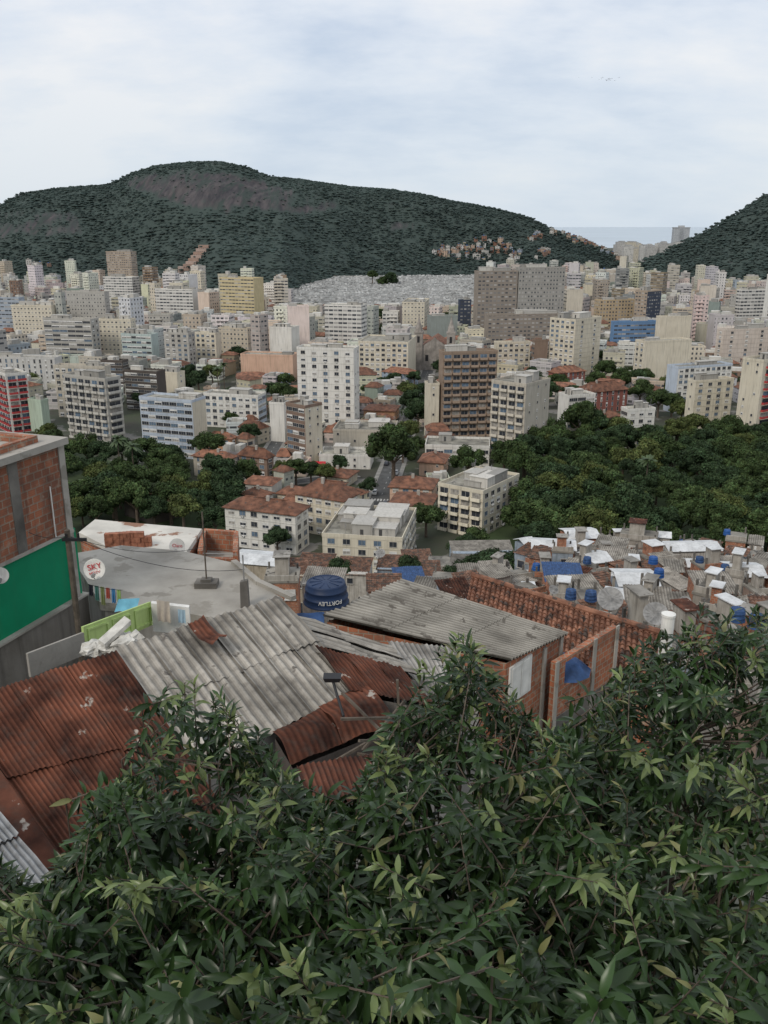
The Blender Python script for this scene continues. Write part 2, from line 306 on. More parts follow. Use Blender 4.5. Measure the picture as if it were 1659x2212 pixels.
# ---------------- hills
def mkhill(name,pts,Dr,Db,p0,p1,rock,nblob,seed,label):
    us=np.arange(p0,p1,6.); vs=np.concatenate([np.linspace(0,1,60),[1.05,1.15,1.3]]); P=np.zeros((len(us),len(vs),3)); RK=np.zeros((len(us),len(vs)))
    for a,u in enumerate(us):
        ysil=ip(u,*zip(*pts)); dr,db=ip(u,*zip(*Dr)),ip(u,*zip(*Db)); top=at(u,ysil+4,dr); xd=top.x/dr; zr=max(top.z,3)
        for k,v in enumerate(vs):
            y=db+(dr-db)*v; x=xd*y; p=.38*v+.62*(3*v*v-2*v**3) if v<=1 else 1-(v-1)*2.2
            z=zr*p
            if v<1: z+=(mn.noise(V((x/150,y/200,seed)))*18+mn.noise(V((x/60,y/60,seed)))*8)*v*(1-v)*3
            P[a,k]=(x,y,z-1.5*(v<.01)); q=proj((x,y,z)); RK[a,k]=rock(q[0],q[1],v)+mn.noise(V((q[0]/45,q[1]/18,seed)))*.45+mn.noise(V((q[0]/7,q[1]/26,seed)))*.5
    nv=len(vs); i,j=np.meshgrid(np.arange(len(us)-1),np.arange(nv-1),indexing='ij')
    m,t,bb=newmat(name+'_surface'); pos=N(t,'ShaderNodeNewGeometry').outputs['Position']
    fo=mixc(t,rng(t,noi(t,pos,.02),.3,.7),(.05,.067,.06),(.064,.083,.074))  # hill greens carry painted aerial haze, paler and bluer than the foliage
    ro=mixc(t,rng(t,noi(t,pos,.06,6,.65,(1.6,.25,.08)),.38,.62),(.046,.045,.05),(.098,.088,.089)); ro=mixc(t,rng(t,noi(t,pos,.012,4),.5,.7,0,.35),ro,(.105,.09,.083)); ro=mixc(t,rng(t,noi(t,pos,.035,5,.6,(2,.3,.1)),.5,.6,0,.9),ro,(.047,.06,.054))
    at_=N(t,'ShaderNodeAttribute',attribute_name='rock').outputs['Fac']
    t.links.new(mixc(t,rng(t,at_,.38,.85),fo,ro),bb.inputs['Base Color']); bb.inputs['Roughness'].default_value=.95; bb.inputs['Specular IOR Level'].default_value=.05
    me=npmesh(name,P.reshape(-1,3),np.stack([i*nv+j,(i+1)*nv+j,(i+1)*nv+j+1,i*nv+j+1],-1).reshape(-1,4),[m],smooth=True)
    me.attributes.new('rock','FLOAT','POINT').data.foreach_set('value',RK.ravel().astype(np.float32)); struct(link(name,me))
    ph=(1+5**.5)/2; ic=np.array([(-1,ph,0),(1,ph,0),(-1,-ph,0),(1,-ph,0),(0,-1,ph),(0,1,ph),(0,-1,-ph),(0,1,-ph),(ph,0,-1),(ph,0,1),(-ph,0,-1),(-ph,0,1)])/math.sqrt(1+ph*ph)
    fi=np.array([(0,11,5),(0,5,1),(0,1,7),(0,7,10),(0,10,11),(1,5,9),(5,11,4),(11,10,2),(10,7,6),(7,1,8),(3,9,4),(3,4,2),(3,2,6),(3,6,8),(3,8,9),(4,9,5),(2,4,11),(6,2,10),(8,6,7),(9,8,1)])
    VV=[];TT=[]
    while len(VV)<nblob:
        a=NR.integers(0,len(us)); k=NR.integers(0,61) if NR.random()>.07 else 59
        rk=RK[a,k]
        if rk>.5 and NR.random()>.06: continue
        c=P[a,k]+NR.normal(0,5,3)*[1,1.5,.06]; s=NR.uniform(1.5,3.0)*(.8 if rk>.3 else 1)
        if NR.random()<.04: s*=1.5
        VV.append(ic*s*NR.uniform(.75,1.25,(12,1))*[1.35,1.35,.5 if k<56 else .75]+c); g=NR.uniform(.9,1.1); TT.append([g*NR.uniform(.96,1.06),g,g*NR.uniform(.97,1.04)])
    n=len(VV); ff=(fi[None]+12*np.arange(n)[:,None,None]).reshape(-1,3)
    stuff(link(name.replace('hill','forest'),npmesh('hazed_forest_canopy',np.concatenate(VV),ff,[M['forest']],np.repeat(np.array(TT),20,0),smooth=True)),label,'forest')
    return us,P
def rock1(px,py,v):
    if 255<px<780:
        t_,b_=ip(px,[255,330,470,560,650,780],[390,372,372,388,416,444]),ip(px,[255,330,420,560,650,780],[402,422,450,450,466,458])
        e=min(py-t_,b_-py); s=sm(e,-12,14)*(.95 if px<580 else .66); return s*sm(px,250,300)*sm(-px,-780,-650)
    if px<200: return sm(min(py-448,520-py),-8,20)*.5*sm(-px,-200,-150)
    if 790<px<910: return sm(min(py-478,498-py),-5,6)*.4
    return 0.
sil=[(-500,520),(-250,480),(0,441),(60,413),(130,403),(240,395),(290,370),(340,355),(400,348),(470,345),(520,355),(580,378),(640,383),(700,392),(760,400),(830,405),(900,414),(960,428),(1030,440),(1100,455),(1150,470),(1180,488),(1230,508),(1290,530),(1340,556),(1400,585)]
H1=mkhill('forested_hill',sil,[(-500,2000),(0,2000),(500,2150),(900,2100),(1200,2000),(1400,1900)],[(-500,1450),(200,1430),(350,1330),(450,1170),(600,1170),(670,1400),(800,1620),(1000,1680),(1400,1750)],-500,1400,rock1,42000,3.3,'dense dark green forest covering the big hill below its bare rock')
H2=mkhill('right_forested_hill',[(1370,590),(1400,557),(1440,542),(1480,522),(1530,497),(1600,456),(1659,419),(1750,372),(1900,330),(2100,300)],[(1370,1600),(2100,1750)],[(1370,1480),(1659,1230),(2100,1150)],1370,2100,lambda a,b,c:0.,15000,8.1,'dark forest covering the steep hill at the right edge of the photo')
def hillpt(h,px,py):
    us,P=h; a=int(np.argmin(abs(us-px))); best=min(range(60),key=lambda k:abs(proj(P[a,k])[1]-py)); return V(P[a,best])
# ---------------- buildings
WC={}
PAN=['glass','glass','glassb','curtain','glass']
def winmesh(kind,w,h,var,wc,part='all'):
    key=(kind,round(w,1),round(h,1),var,wc,part)
    if key in WC: return WC[key]
    b=MB(); fr=part!='pane'; pn=part!='frame'
    if kind in ('b','r'):
        if pn: b.face([(-w/2,-.03,-1.1),(w/2,-.03,-1.1),(w/2,-.03,1.1),(-w/2,-.03,1.1)],1)
        if fr:
            for x in (-w/2,0,w/2-.06): b.col=(.8,.8,.8); b.box((x,-.09,-1.1),(x+.06,-.04,1.1),0)
            b.col=wc; b.box((-w/2-.1,-1.1,-1.35),(w/2+.1,-.003,-1.2),2)
            b.col=(.45,.06,.06) if kind=='r' else tuple(x*1.25 for x in wc)
            b.box((-w/2-.1,-1.1,-1.197),(w/2+.1,-1.0,-.25),2); b.box((-w/2-.1,-.997,-1.197),(-w/2,-.003,-.25),2); b.box((w/2,-.997,-1.197),(w/2+.1,-.003,-.25),2)
    else:
        if pn: b.face([(-w/2,-.03,-h/2),(w/2,-.03,-h/2),(w/2,-.03,h/2),(-w/2,-.03,h/2)],1)
        if fr:
            b.col=(1,1,1) if var%2 else (.6,.58,.55)
            b.box((-w/2-.08,-.1,h/2),(w/2+.08,-.003,h/2+.08)); b.box((-w/2-.14,-.2,-h/2-.12),(w/2+.14,-.003,-h/2))
            for x in (-w/2-.08,w/2): b.box((x,-.1,-h/2),(x+.08,-.003,h/2))
            n=max(1,int(w/.8))
            for k in range(1,n): x=-w/2+w*k/n; b.box((x-.03,-.08,-h/2),(x+.03,-.035,h/2))
            if var==1 or var==3: b.face([(-w/2,-.045,h*.05),(w/2,-.045,h*.05),(w/2,-.045,h/2),(-w/2,-.045,h/2)],0)
    WC[key]=b.mesh('window',[M['frame'],M[PAN[var]],M['plaster']]); return WC[key]
def putwin(name,kind,w,h,var,wc,par,loc,rz=0,sub=False):
    if not sub: return link(name,winmesh(kind,w,h,var,wc),par,loc,rz)
    o=link(name,winmesh(kind,w,h,var,wc,'frame'),par,loc,rz); link('pane',winmesh(kind,w,h,var,wc,'pane'),o); return o
acm=MB(); acm.box((-.38,-.5,-.22),(.38,-.003,.22)); acm.col=(.3,.3,.3); acm.box((-.28,-.515,-.15),(.1,-.503,.15)); acm=acm.mesh('air_conditioner',[M['frame']])
antm=MB(); antm.tube((0,0,0),(0,0,3),.05,n=5)
for z_ in (2.2,2.5,2.8): antm.box((-.6,-.03,z_),(.6,.03,z_+.05))
antm=antm.mesh('antenna',[M['metal']])
FP=[];HAND=[]
COLS=dict(white=(.73,.71,.66),cream=(.67,.61,.49),tan=(.41,.335,.26),yellow=(.62,.52,.31),grey=(.46,.44,.40),bluegrey=(.38,.43,.49),beige=(.56,.49,.385),navy=(.05,.065,.1),greybrown=(.29,.25,.21),officegrey=(.35,.335,.305),greengrey=(.28,.31,.29),ochre=(.54,.42,.27),blue=(.15,.27,.46),pinkcream=(.62,.54,.47),paleblue=(.5,.56,.64),brown=(.30,.225,.17),stone=(.52,.475,.40),salmon=(.62,.42,.31),dark=(.1,.085,.075),palegreen=(.47,.56,.45),palegrey=(.57,.56,.535),red=(.27,.10,.08),orange=(.55,.31,.18),rustbrown=(.25,.175,.135),greenblue=(.48,.56,.54))
def roofclut(root,W,D,H,n):
    for k in range(n):
        a,bb,h=R.uniform(.18,.4)*W,R.uniform(.2,.45)*D,R.uniform(1.6,3.6)
        x=-R.uniform(a,W-a*.2) if W>a else -W; x=min(-a-.6,max(-W+.6,x)); y=R.uniform(.6,max(.7,D-bb-.6)); b=MB(); g=R.uniform(.3,.62); b.col=(g,g*.96,g*.88)
        b.box((x,y,H+.04),(x+a,y+bb,H+h)); b.box((x-.2,y-.2,H+h+.003),(x+a+.2,y+bb+.2,H+h+.2)); b.col=(.08,.08,.08)
        if h>2.2: b.box((x+a*.4,y-.03,H+.06),(x+a*.4+.9,y-.003,H+2.))
        b.build('roof_house',[M['plaster']],root)
    for k in range(n+2): o=link('antenna',antm,root,(-R.uniform(.5,W-.5),R.uniform(.5,D-.5),H),R.uniform(0,3)); o.scale=(1,1,R.uniform(.7,1.5))
def building(x0,xs,x1,yt,yb,phi,col,fs,ss,label,z0=0,scol=None,pf=3.2,ps=3.2,dep=15,clut=2,tile=0,cat='apartment building',name='apartment_building',fl=3.0):
    ph=rad(phi); Np=atz(xs,yb,z0); Ld=(-math.cos(ph),math.sin(ph)); Rd=(math.sin(ph),math.cos(ph)); d0=Np.y*CT+(CZ-z0)*ST
    def sl(px,d):
        xr=(px-829.5)/F; den=d[0]-xr*d[1]*CT
        if abs(den)<.03: return dep
        s=(xr*d0-Np.x)/den; return s if 3<s<60 else dep
    W=sl(x0,Ld) if x0<xs-2 else dep; D=sl(x1,Rd) if x1>xs+2 else dep; H=at(xs,yt,Np.y).z-z0
    FP.append((Np.x,Np.y,ph,W,D)); HAND.append((x0,x1,yt,yb,Np.y))
    root=empty(name,Np,-ph); tag(root,label,cat); far=Np.y>600; sub=Np.y<330
    c=COLS[col]; c2=COLS[scol] if scol else c; b=MB(); nf=max(1,round(H/fl)); f=H/nf
    mf=1 if (far and fs!='n') else 0; ms=1 if (far and ss!='n') else 0
    b.col=c; b.face([(-W,0,-1),(0,0,-1),(0,0,H),(-W,0,H)],mf); b.face([(0,D,-1),(-W,D,-1),(-W,D,H),(0,D,H)],mf)
    b.col=c2; b.face([(0,0,-1),(0,D,-1),(0,D,H),(0,0,H)],ms); b.face([(-W,D,-1),(-W,0,-1),(-W,0,H),(-W,D,H)],ms)
    if not far:
        for k in range(1,nf):
            if fs in 'gsb' : b.col=tuple(x*.8 for x in c); b.box((-W-.002,-.07,k*f-.1),(.002,-.002,k*f+.1))
            if ss in 'gsb' : b.col=tuple(x*.8 for x in c2); b.box((.002,.0,k*f-.1),(.07,D,k*f+.1))
    b.build('wall',[M['plaster'],M['city']],root)
    b=MB()
    if tile:
        o_=.7; xa,xb,ya,yb_=-W-o_,o_,-o_,D+o_; hr=tile; m_=min(xb-xa,yb_-ya)/2
        if xb-xa>yb_-ya: r0,r1=(xa+m_,(ya+yb_)/2,H+hr),(xb-m_,(ya+yb_)/2,H+hr); fa=[[(xa,ya,H),(xb,ya,H),r1,r0],[(xb,yb_,H),(xa,yb_,H),r0,r1],[(xb,ya,H),(xb,yb_,H),r1],[(xa,yb_,H),(xa,ya,H),r0]]
        else: r0,r1=((xa+xb)/2,ya+m_,H+hr),((xa+xb)/2,yb_-m_,H+hr); fa=[[(xb,ya,H),(xb,yb_,H),r1,r0],[(xa,yb_,H),(xa,ya,H),r0,r1],[(xa,ya,H),(xb,ya,H),r0],[(xb,yb_,H),(xa,yb_,H),r1]]
        g=R.uniform(.65,1.2); b.col=(g,g,g)
        for q in fa: b.face(q)
        b.tube(r0,r1,.22,n=6); b.box((xa,ya,H-.25),(xb,yb_,H-.01)); b.build('roof',[M['tilefar']],root)
        b=MB(); b.col=(.4,.37,.33); x,y=R.uniform(-W*.6,-W*.4),D*R.uniform(.3,.45); b.box((x,y,H+.3),(x+1,y+.7,H+hr+1)); b.build('chimney',[M['plaster']],root)
    else:
        g=R.uniform(.7,1.25); b.col=(g,g,g*.95); b.face([(-W,0,H+.02),(0,0,H+.02),(0,D,H+.02),(-W,D,H+.02)])
        b.col=c
        for p,q in (((-W-.1,-.1),(.1,.15)),((-W-.1,D-.15),(.1,D+.1)),((-W-.1,.153),(-W+.15,D-.153)),((-.15,.153),(.1,D-.153))): b.box((p[0],p[1],H-.2),(q[0],q[1],H+.9),1)
        b.build('roof',[M['flat'],M['plaster']],root); roofclut(root,W,D,H,clut)
    if far: return root
    for face,st,L,pt in ((0,fs,W,pf),(1,ss,D,ps)):
        if st=='n': continue
        n=max(1,int((L-.8)/pt))
        while n*nf>(66 if face==0 else 34) and n>1 and ss!='n' and fs!='n' or n*nf>98: n-=1
        pt=(L-.6)/n; cc=c if face==0 else c2
        for k in range(nf):
            for q in range(n):
                if st=='h' and R.random()<.45: continue
                pos=.3+pt*(q+.5); var=R.randrange(5); kind=st
                if st=='s': ww,hh=pt-.35,1.35
                elif st=='h': ww,hh=.8,.9
                elif st=='v': ww,hh=.9,f*.7
                elif st in 'br': ww,hh=pt*.78,2.2
                else: ww,hh=min(1.9,pt*.58),1.4
                z=f*(k+.55)
                if kind in 'br': z=f*k+1.36
                putwin('balcony' if kind in 'br' else 'window',kind,ww,hh,var,cc,root,(-W+pos,0,z) if face==0 else (0,pos,z),0 if face==0 else math.pi/2,sub)
                if kind=='g' and R.random()<.2 and f>2.6: link('air_conditioner',acm,root,(-W+pos,0,z-1.06) if face==0 else (0,pos,z-1.06),0 if face==0 else math.pi/2)
    return root
BL=[
(237,290,302,545,640,20,'tan','g','g','tall tan tower standing alone against the forested hill at left'),
(228,290,305,600,662,15,'white','g','g','white slab block directly below the tall tan hillside tower'),
(480,552,573,603,712,25,'yellow','g','n','yellow and cream tower block in front of the low green spur'),
(152,234,244,632,728,10,'grey','g','g','wide grey apartment block in the far left rows below the tan tower'),
(340,420,431,627,700,15,'white','g','n','white block at the foot of the hill left of the yellow tower'),
(4,52,64,645,742,12,'bluegrey','g','n','pale blue block at the far left edge of the city'),
(34,120,133,662,748,8,'cream','s','n','cream block with long window bands near the left edge'),
(105,206,223,692,800,12,'grey','s','g','broad grey apartment slab with balcony rows in the left middle distance'),
(223,290,301,692,790,10,'cream','g','g','cream apartment block touching the broad grey slab on its right'),
(268,332,347,725,800,15,'greenblue','s','n','white and pale teal block with window bands left of centre'),
(360,412,426,722,812,15,'grey','g','g','narrow grey block behind the dark brown office block'),
(426,470,481,722,802,20,'cream','g','n','slim cream block left of the salmon wall'),
(476,538,549,712,786,20,'beige','g','g','beige stepped block behind the salmon wall'),
(585,632,649,710,802,20,'white','n','n','white windowless tower behind the white window-grid tower'),
(703,781,793,662,767,15,'white','g','g','bright white apartment block in the middle of the far rows'),
(775,881,898,742,826,10,'cream','g','n','long cream block with a blank end right behind the window-grid tower'),
(868,916,926,655,732,8,'cream','g','g','cream block left of the slim navy slab'),
(922,928,987,685,748,80,'greengrey','n','n','low grey green hall below the slim navy slab'),
(988,992,1016,650,726,80,'navy','n','g','slim dark navy slab left of the big office complex'),
(1020,1028,1112,588,748,80,'greybrown','n','s','grey brown left wing of the big office complex below the hill'),
(1108,1114,1212,580,746,80,'officegrey','n','s','large grey office slab with window bands, right wing of the complex'),
(1044,1052,1208,682,756,80,'greybrown','n','g','wide lower front block of the grey office complex'),
(1280,1292,1368,650,716,75,'ochre','g','g','ochre yellow block left of the tan and navy tower'),
(1365,1391,1421,630,722,52,'tan','g','s','tan tower with a navy right face in the far right city',dict(scol='navy')),
(1582,1592,1642,628,716,75,'white','g','g','white tower with dark window grid near the right edge'),
(1640,1650,1702,595,732,75,'white','n','g','tall white tower cut by the right edge of the photo'),
(1315,1322,1412,697,762,78,'blue','n','s','blue and white banded block below the tan and navy tower'),
(1410,1420,1486,686,772,75,'cream','n','n','plain cream block right of the blue banded block'),
(1182,1236,1291,693,816,45,'cream','g','g','cream corner tower with two window faces right of the office complex'),
(1065,1072,1143,742,806,78,'cream','n','g','low cream block behind the brown balconied tower on its right'),
(1365,1385,1485,740,832,72,'cream','g','n','pale cream block with blank wall in the right middle distance'),
(1540,1555,1653,715,802,72,'pinkcream','g','g','pinkish cream block near the right edge behind the pale blue block'),
(1432,1456,1571,796,893,70,'paleblue','n','g','white windowed block with a pale blue end wall at right',dict(scol='white')),
(1475,1492,1573,826,932,70,'cream','h','g','cream tower in front of the pale blue ended block'),
(1582,1626,1725,782,968,55,'cream','h','r','cream tower with red balconies cut by the right edge'),
(646,766,777,757,934,12,'white','g','h','white tower with a regular window grid at centre',dict(pf=2.9)),
(945,953,1068,764,946,80,'brown','n','b','tall brown tower with beige balcony rows right of centre',dict(pf=3,ps=3.6,clut=3)),
(916,923,947,832,946,80,'cream','n','h','narrow cream wing against the left side of the brown tower'),
(1056,1128,1179,834,1003,40,'stone','b','h','grey stone block with open balconies in front of the brown tower'),
(1201,1222,1279,858,956,70,'white','n','s','white office block at the back edge of the right park'),
(1335,1350,1408,888,968,75,'white','s','g','small white windowed block behind the trees of the right park'),
(522,634,646,770,826,10,'salmon','n','n','wide low building with a blank salmon wall',dict(clut=1)),
(444,560,577,858,928,15,'white','g','s','white block with bluish side left of the brown fronted tower',dict(scol='paleblue')),
(311,423,451,869,992,20,'paleblue','s','n','block with blue window bands and blank cream end wall at left',dict(scol='cream')),
(622,662,698,881,1013,42,'rustbrown','s','h','slim tower with brown front and cream side left of centre',dict(scol='cream')),
(585,616,626,874,955,15,'white','n','n','white block attached behind the left of the brown fronted tower'),
(152,240,272,822,958,30,'grey','b','b','grey tower with stacked balconies at left',dict(pf=4,ps=4)),
(128,236,249,795,905,10,'stone','g','h','stone coloured block behind the grey balconied tower'),
(275,345,363,806,890,20,'dark','s','n','dark brown office block with window bands right of the grey tower'),
(224,270,283,782,850,15,'dark','s','s','dark block directly behind the grey balconied tower'),
(348,386,403,808,868,25,'cream','n','h','small cream block right of the dark brown office block'),
(-60,28,73,812,936,50,'white','r','r','white block with red balconies cut by the left edge'),
(68,96,112,868,936,30,'palegreen','n','n','small pale green block right of the red balconied block'),
(-10,125,141,776,842,6,'palegrey','v','n','long pale grey block with vertical window slots at left'),
(945,1040,1117,1066,1162,35,'cream','b','g','large near cream block with cluttered flat roof beside the park',dict(clut=7)),
(698,868,898,1168,1252,10,'cream','g','g','near cream block with rooftop sheds behind the blue water tank',dict(clut=8,pf=3.6)),
(490,640,668,1112,1198,20,'white','g','g','old white block with brown tile roof at lower left of centre',dict(tile=2.5)),
(640,742,778,1082,1165,28,'cream','g','g','cream old house with broad brown hipped roof by the street',dict(tile=4)),
(918,1056,1071,968,1008,6,'white','s','n','wide white school-like building with pale roof',dict(clut=1)),
(720,850,859,934,976,6,'stone','h','n','low flat stone coloured workshop below the window-grid tower',dict(clut=4)),
(690,800,807,988,1014,5,'white','h','n','long low white shed left of the big round tree',dict(clut=1)),
(420,497,512,992,1036,22,'stone','v','v','old stone townhouse at the edge of the left park',dict(tile=2)),
(448,500,512,948,985,20,'orange','g','g','small orange house behind the stone townhouse',dict(tile=2)),
(518,578,592,990,1032,28,'rustbrown','g','g','old brown townhouse with red tile roof by the side street',dict(tile=3)),
(842,932,944,1056,1090,12,'salmon','g','h','salmon house with red tile roof by the big round tree',dict(tile=2.5)),
(842,928,942,1094,1130,12,'palegreen','g','g','pale green row house with red tile roof along the street',dict(tile=2.5)),
(470,512,523,1040,1066,25,'white','h','h','small white house with brown roof below the left park',dict(tile=2)),
(786,852,862,888,912,10,'orange','h','h','small orange house with tile roof left of the street trees',dict(tile=2)),
(270,330,388,1100,1134,40,'dark','n','n','long dark shed roof among the left park trees',dict(tile=1.5)),
(1240,1265,1352,848,896,65,'red','n','v','long red brick hall with maroon tile roof behind the park',dict(tile=4)),
(1180,1200,1262,806,840,65,'red','h','v','smaller red brick hall with tile roof further back',dict(tile=3)),
(1262,1282,1338,905,962,60,'palegrey','h','s','grey low block between two white blocks at the park edge',dict(tile=2)),
(520,560,590,1075,1105,35,'white','h','h','small white house behind the old white block',dict(tile=2)),
(600,650,672,1070,1092,20,'beige','h','h','low beige house behind the cream old house',dict(tile=2)),
(690,750,772,1032,1052,20,'cream','h','h','low cream house beside the street right of the red canopy',dict(tile=2)),
(905,958,968,1000,1030,12,'salmon','h','h','salmon house with red tile roof below the white school-like building',dict(tile=2.5)),
]
for r in BL:
    k=r[10] if len(r)>10 else {}
    building(*r[:10],**k)
cp=atz(938,800,0); ch=empty('church',cp,rad(-8)); tag(ch,'small grey stone church with two spired towers at the end of the street','church')
b=MB(); b.box((-9,0,0),(9,26,15)); b.face([(-9,0,15),(9,0,15),(0,0,21)]); b.build('nave',[M['stone']],ch)
b=MB(); b.face([(-9.4,.3,14.9),(0,.3,21.2),(0,26,21.2),(-9.4,26,14.9)]); b.face([(9.4,.3,14.9),(9.4,26,14.9),(0,26,21.2),(0,.3,21.2)]); b.build('roof',[M['tilefar']],ch)
for s in (-1,1):
    b=MB(); x=s*10.5; b.box((x-2.6,-1.5,0),(x+2.6,4,24)); b.box((x-2.9,-1.8,24.003),(x+2.9,4.3,25)); tw=b.build('tower',[M['stone']],ch)
    b=MB(); b.lathe([(2.5,25),(2.2,27.5),(1.2,30),(.3,34),(.05,36)],8,0,(x,1.2,0)); b.build('spire',[M['stone']],tw)
    b=MB(); b.box((x-.8,-1.56,18),(x+.8,-1.503,22)); b.build('belfry_opening',[M['dark']],tw)
for x in (-5,0,5):
    b=MB(); b.box((x-1,-.06,1 if x==0 else 6),(x+1,-.003,6 if x==0 else 10)); b.build('door' if x==0 else 'window',[M['dark']],ch)
HAND.append((905,970,725,800,cp.y)); FP.append((cp.x+14,cp.y,0,28,30)); HAND.append((640,1018,592,690,1400.))
# ---------------- trees
def crown(seed,flat=.8):
    g=np.random.default_rng(seed); VV=[];TT=[]; cs=[]
    for k in range(24):
        a=g.uniform(0,2*np.pi); zf=g.uniform(-.35,1); rr=math.sqrt(max(0,1-zf*zf*.8))*g.uniform(.3,.82); cs.append((rr*math.cos(a),rr*math.sin(a),zf*.62*flat))
    for c in cs:
        rb=g.uniform(.2,.4); bt=g.uniform(.65,1.3); n=210; d=g.normal(0,1,(n,3)); d/=np.linalg.norm(d,axis=1)[:,None]; d[:,2]=np.where(d[:,2]<-.3,-d[:,2],d[:,2])
        p=np.array(c)+d*rb*g.uniform(.7,1.15,(n,1))*[1,1,.85]; nn=d+g.normal(0,.6,(n,3)); nn/=np.linalg.norm(nn,axis=1)[:,None]
        u=np.cross(nn,g.normal(0,1,(n,3))); u/=np.linalg.norm(u,axis=1)[:,None]; v=np.cross(nn,u); s=g.uniform(.035,.075,(n,1))
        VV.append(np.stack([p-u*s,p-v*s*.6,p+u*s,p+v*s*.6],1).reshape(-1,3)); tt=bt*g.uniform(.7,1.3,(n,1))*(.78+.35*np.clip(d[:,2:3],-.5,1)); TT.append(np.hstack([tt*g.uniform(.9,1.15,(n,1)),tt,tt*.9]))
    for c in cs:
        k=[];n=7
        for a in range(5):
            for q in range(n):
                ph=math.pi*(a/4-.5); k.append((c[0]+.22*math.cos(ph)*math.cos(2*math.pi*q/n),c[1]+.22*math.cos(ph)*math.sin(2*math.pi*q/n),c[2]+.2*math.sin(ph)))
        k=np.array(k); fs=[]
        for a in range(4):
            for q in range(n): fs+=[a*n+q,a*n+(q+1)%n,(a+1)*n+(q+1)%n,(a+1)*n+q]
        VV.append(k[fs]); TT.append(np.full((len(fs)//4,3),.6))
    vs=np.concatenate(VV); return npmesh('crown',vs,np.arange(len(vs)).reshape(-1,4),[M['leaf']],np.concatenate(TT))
b=MB(); b.tube((0,0,-2.2),(0,0,-.6),.09,.065,8)
for k in range(5): a=k*1.3; b.tube((0,0,-.7),(.5*math.cos(a),.5*math.sin(a),.1),.045,.015,6)
trunkm=b.mesh('trunk',[M['bark']])
crs=[crown(s,f) for s,f in ((1,.8),(2,.95),(3,.7),(4,1.1),(5,.85),(6,.9))]
MLEAF=[M['leaf']]
for nm,cc in (('olive_tree_foliage',(.08,.102,.037)),('deep_tree_foliage',(.037,.063,.031))): MLEAF.append(mat(nm,cc,var=.4,scale=.25,tint=True,rough=.75,spec=.12))
KIND=['mid green','olive green','deep green']
def tree(p,r,hf=1.,kind=None,desc='tree',grp=None):
    k=kind if kind is not None else R.choices([0,1,2],[5,2,4])[0]
    root=empty('tree',(p[0],p[1],p[2]),R.uniform(0,6.28)); zc=r*1.25*hf
    me=R.choice(crs); key=(me.name,k)
    if key not in WC:
        m2=me.copy(); m2.materials[0]=MLEAF[k]; WC[key]=m2
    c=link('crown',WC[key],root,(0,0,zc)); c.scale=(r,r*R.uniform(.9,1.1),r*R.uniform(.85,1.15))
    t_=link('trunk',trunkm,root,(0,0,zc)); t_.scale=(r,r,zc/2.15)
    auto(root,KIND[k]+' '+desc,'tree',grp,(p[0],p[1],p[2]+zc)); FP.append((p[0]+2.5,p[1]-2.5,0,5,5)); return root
for px,py,r in [(850,1052,10.5),(735,1030,4),(540,968,5),(500,928,4),(610,882,7),(588,872,6),(640,878,5),(430,852,7),(460,835,6),(408,835,6),(890,905,7),(903,935,7),(880,875,6),(915,872,6),(895,838,5),(878,965,6),(1150,852,7),(1178,885,7),(1204,852,6),(1160,802,5),(1305,832,7),(1342,852,7),(1380,882,7),(1420,902,7),(1392,842,6),(1300,792,5),(1440,862,6),(1250,968,9),(1170,998,8),(1195,985,7),(1010,1045,6.5),(600,1205,4.6),(920,1160,5.5),(90,835,6),(70,852,6),(300,885,5),(1270,722,6),(815,700,7),(835,705,6),(645,692,8),(620,684,8),(660,700,6),(1330,800,5),(1450,900,6),(1470,920,6),(1500,950,6),(1090,795,5),(470,790,5),(500,870,4),(535,1062,5.5),(640,1048,5),(612,1044,4),(672,1046,4.4),(1285,850,6),(1232,880,6),(870,1000,5),(795,860,4),(690,900,4),(795,1075,3.2),(1540,960,5),(1600,985,6)]:
    tree(atz(px,py,0),r,desc='city tree')
pg=mat('park_grass',(.042,.062,.025),var=.4,scale=.1)
for pts in (((1000,1225),(1750,1225),(1750,930),(1080,960)),((80,1200),(505,1180),(520,1060),(130,970))):
    lawn=MB(); lawn.face([atz(*q,0.)+V((0,0,.04)) for q in pts]); struct(lawn.build('park_lawn',[pg]))
def scatter(n,box,ok,rr,dmin,desc,grp):
    pts=[];k=0
    while len(pts)<n and k<6000:
        k+=1; px,py=R.uniform(box[0],box[1]),R.uniform(box[2],box[3])
        if not ok(px,py): continue
        p=atz(px,py,0)
        if any((p-q).length<dmin for q in pts): continue
        inb=False
        for (cx,cy,ph,W,D) in FP[:len(BL)]:
            dx,dy=p.x-cx,p.y-cy; lx=dx*math.cos(ph)-dy*math.sin(ph); ly=dx*math.sin(ph)+dy*math.cos(ph)
            if -W-3<lx<3 and -3<ly<D+3: inb=True
        if inb: continue
        pts.append(p); tree(p,R.uniform(*rr),hf=R.uniform(.85,1.25),desc=desc,grp=grp)
scatter(150,(950,1780,965,1225),lambda a,b_:a>ip(b_,[960,1040,1060,1160,1200,1225],[1085,1085,1125,1130,1010,985]),(4.,7.6),5.9,'crown in right park','trees of the park on the right')
scatter(46,(100,520,985,1165),lambda a,b_:(a<300 or b_>1005) and a<ip(b_,[985,1060,1165],[420,515,500]),(4.5,7.2),6.6,'crown in left park','trees of the park on the left')
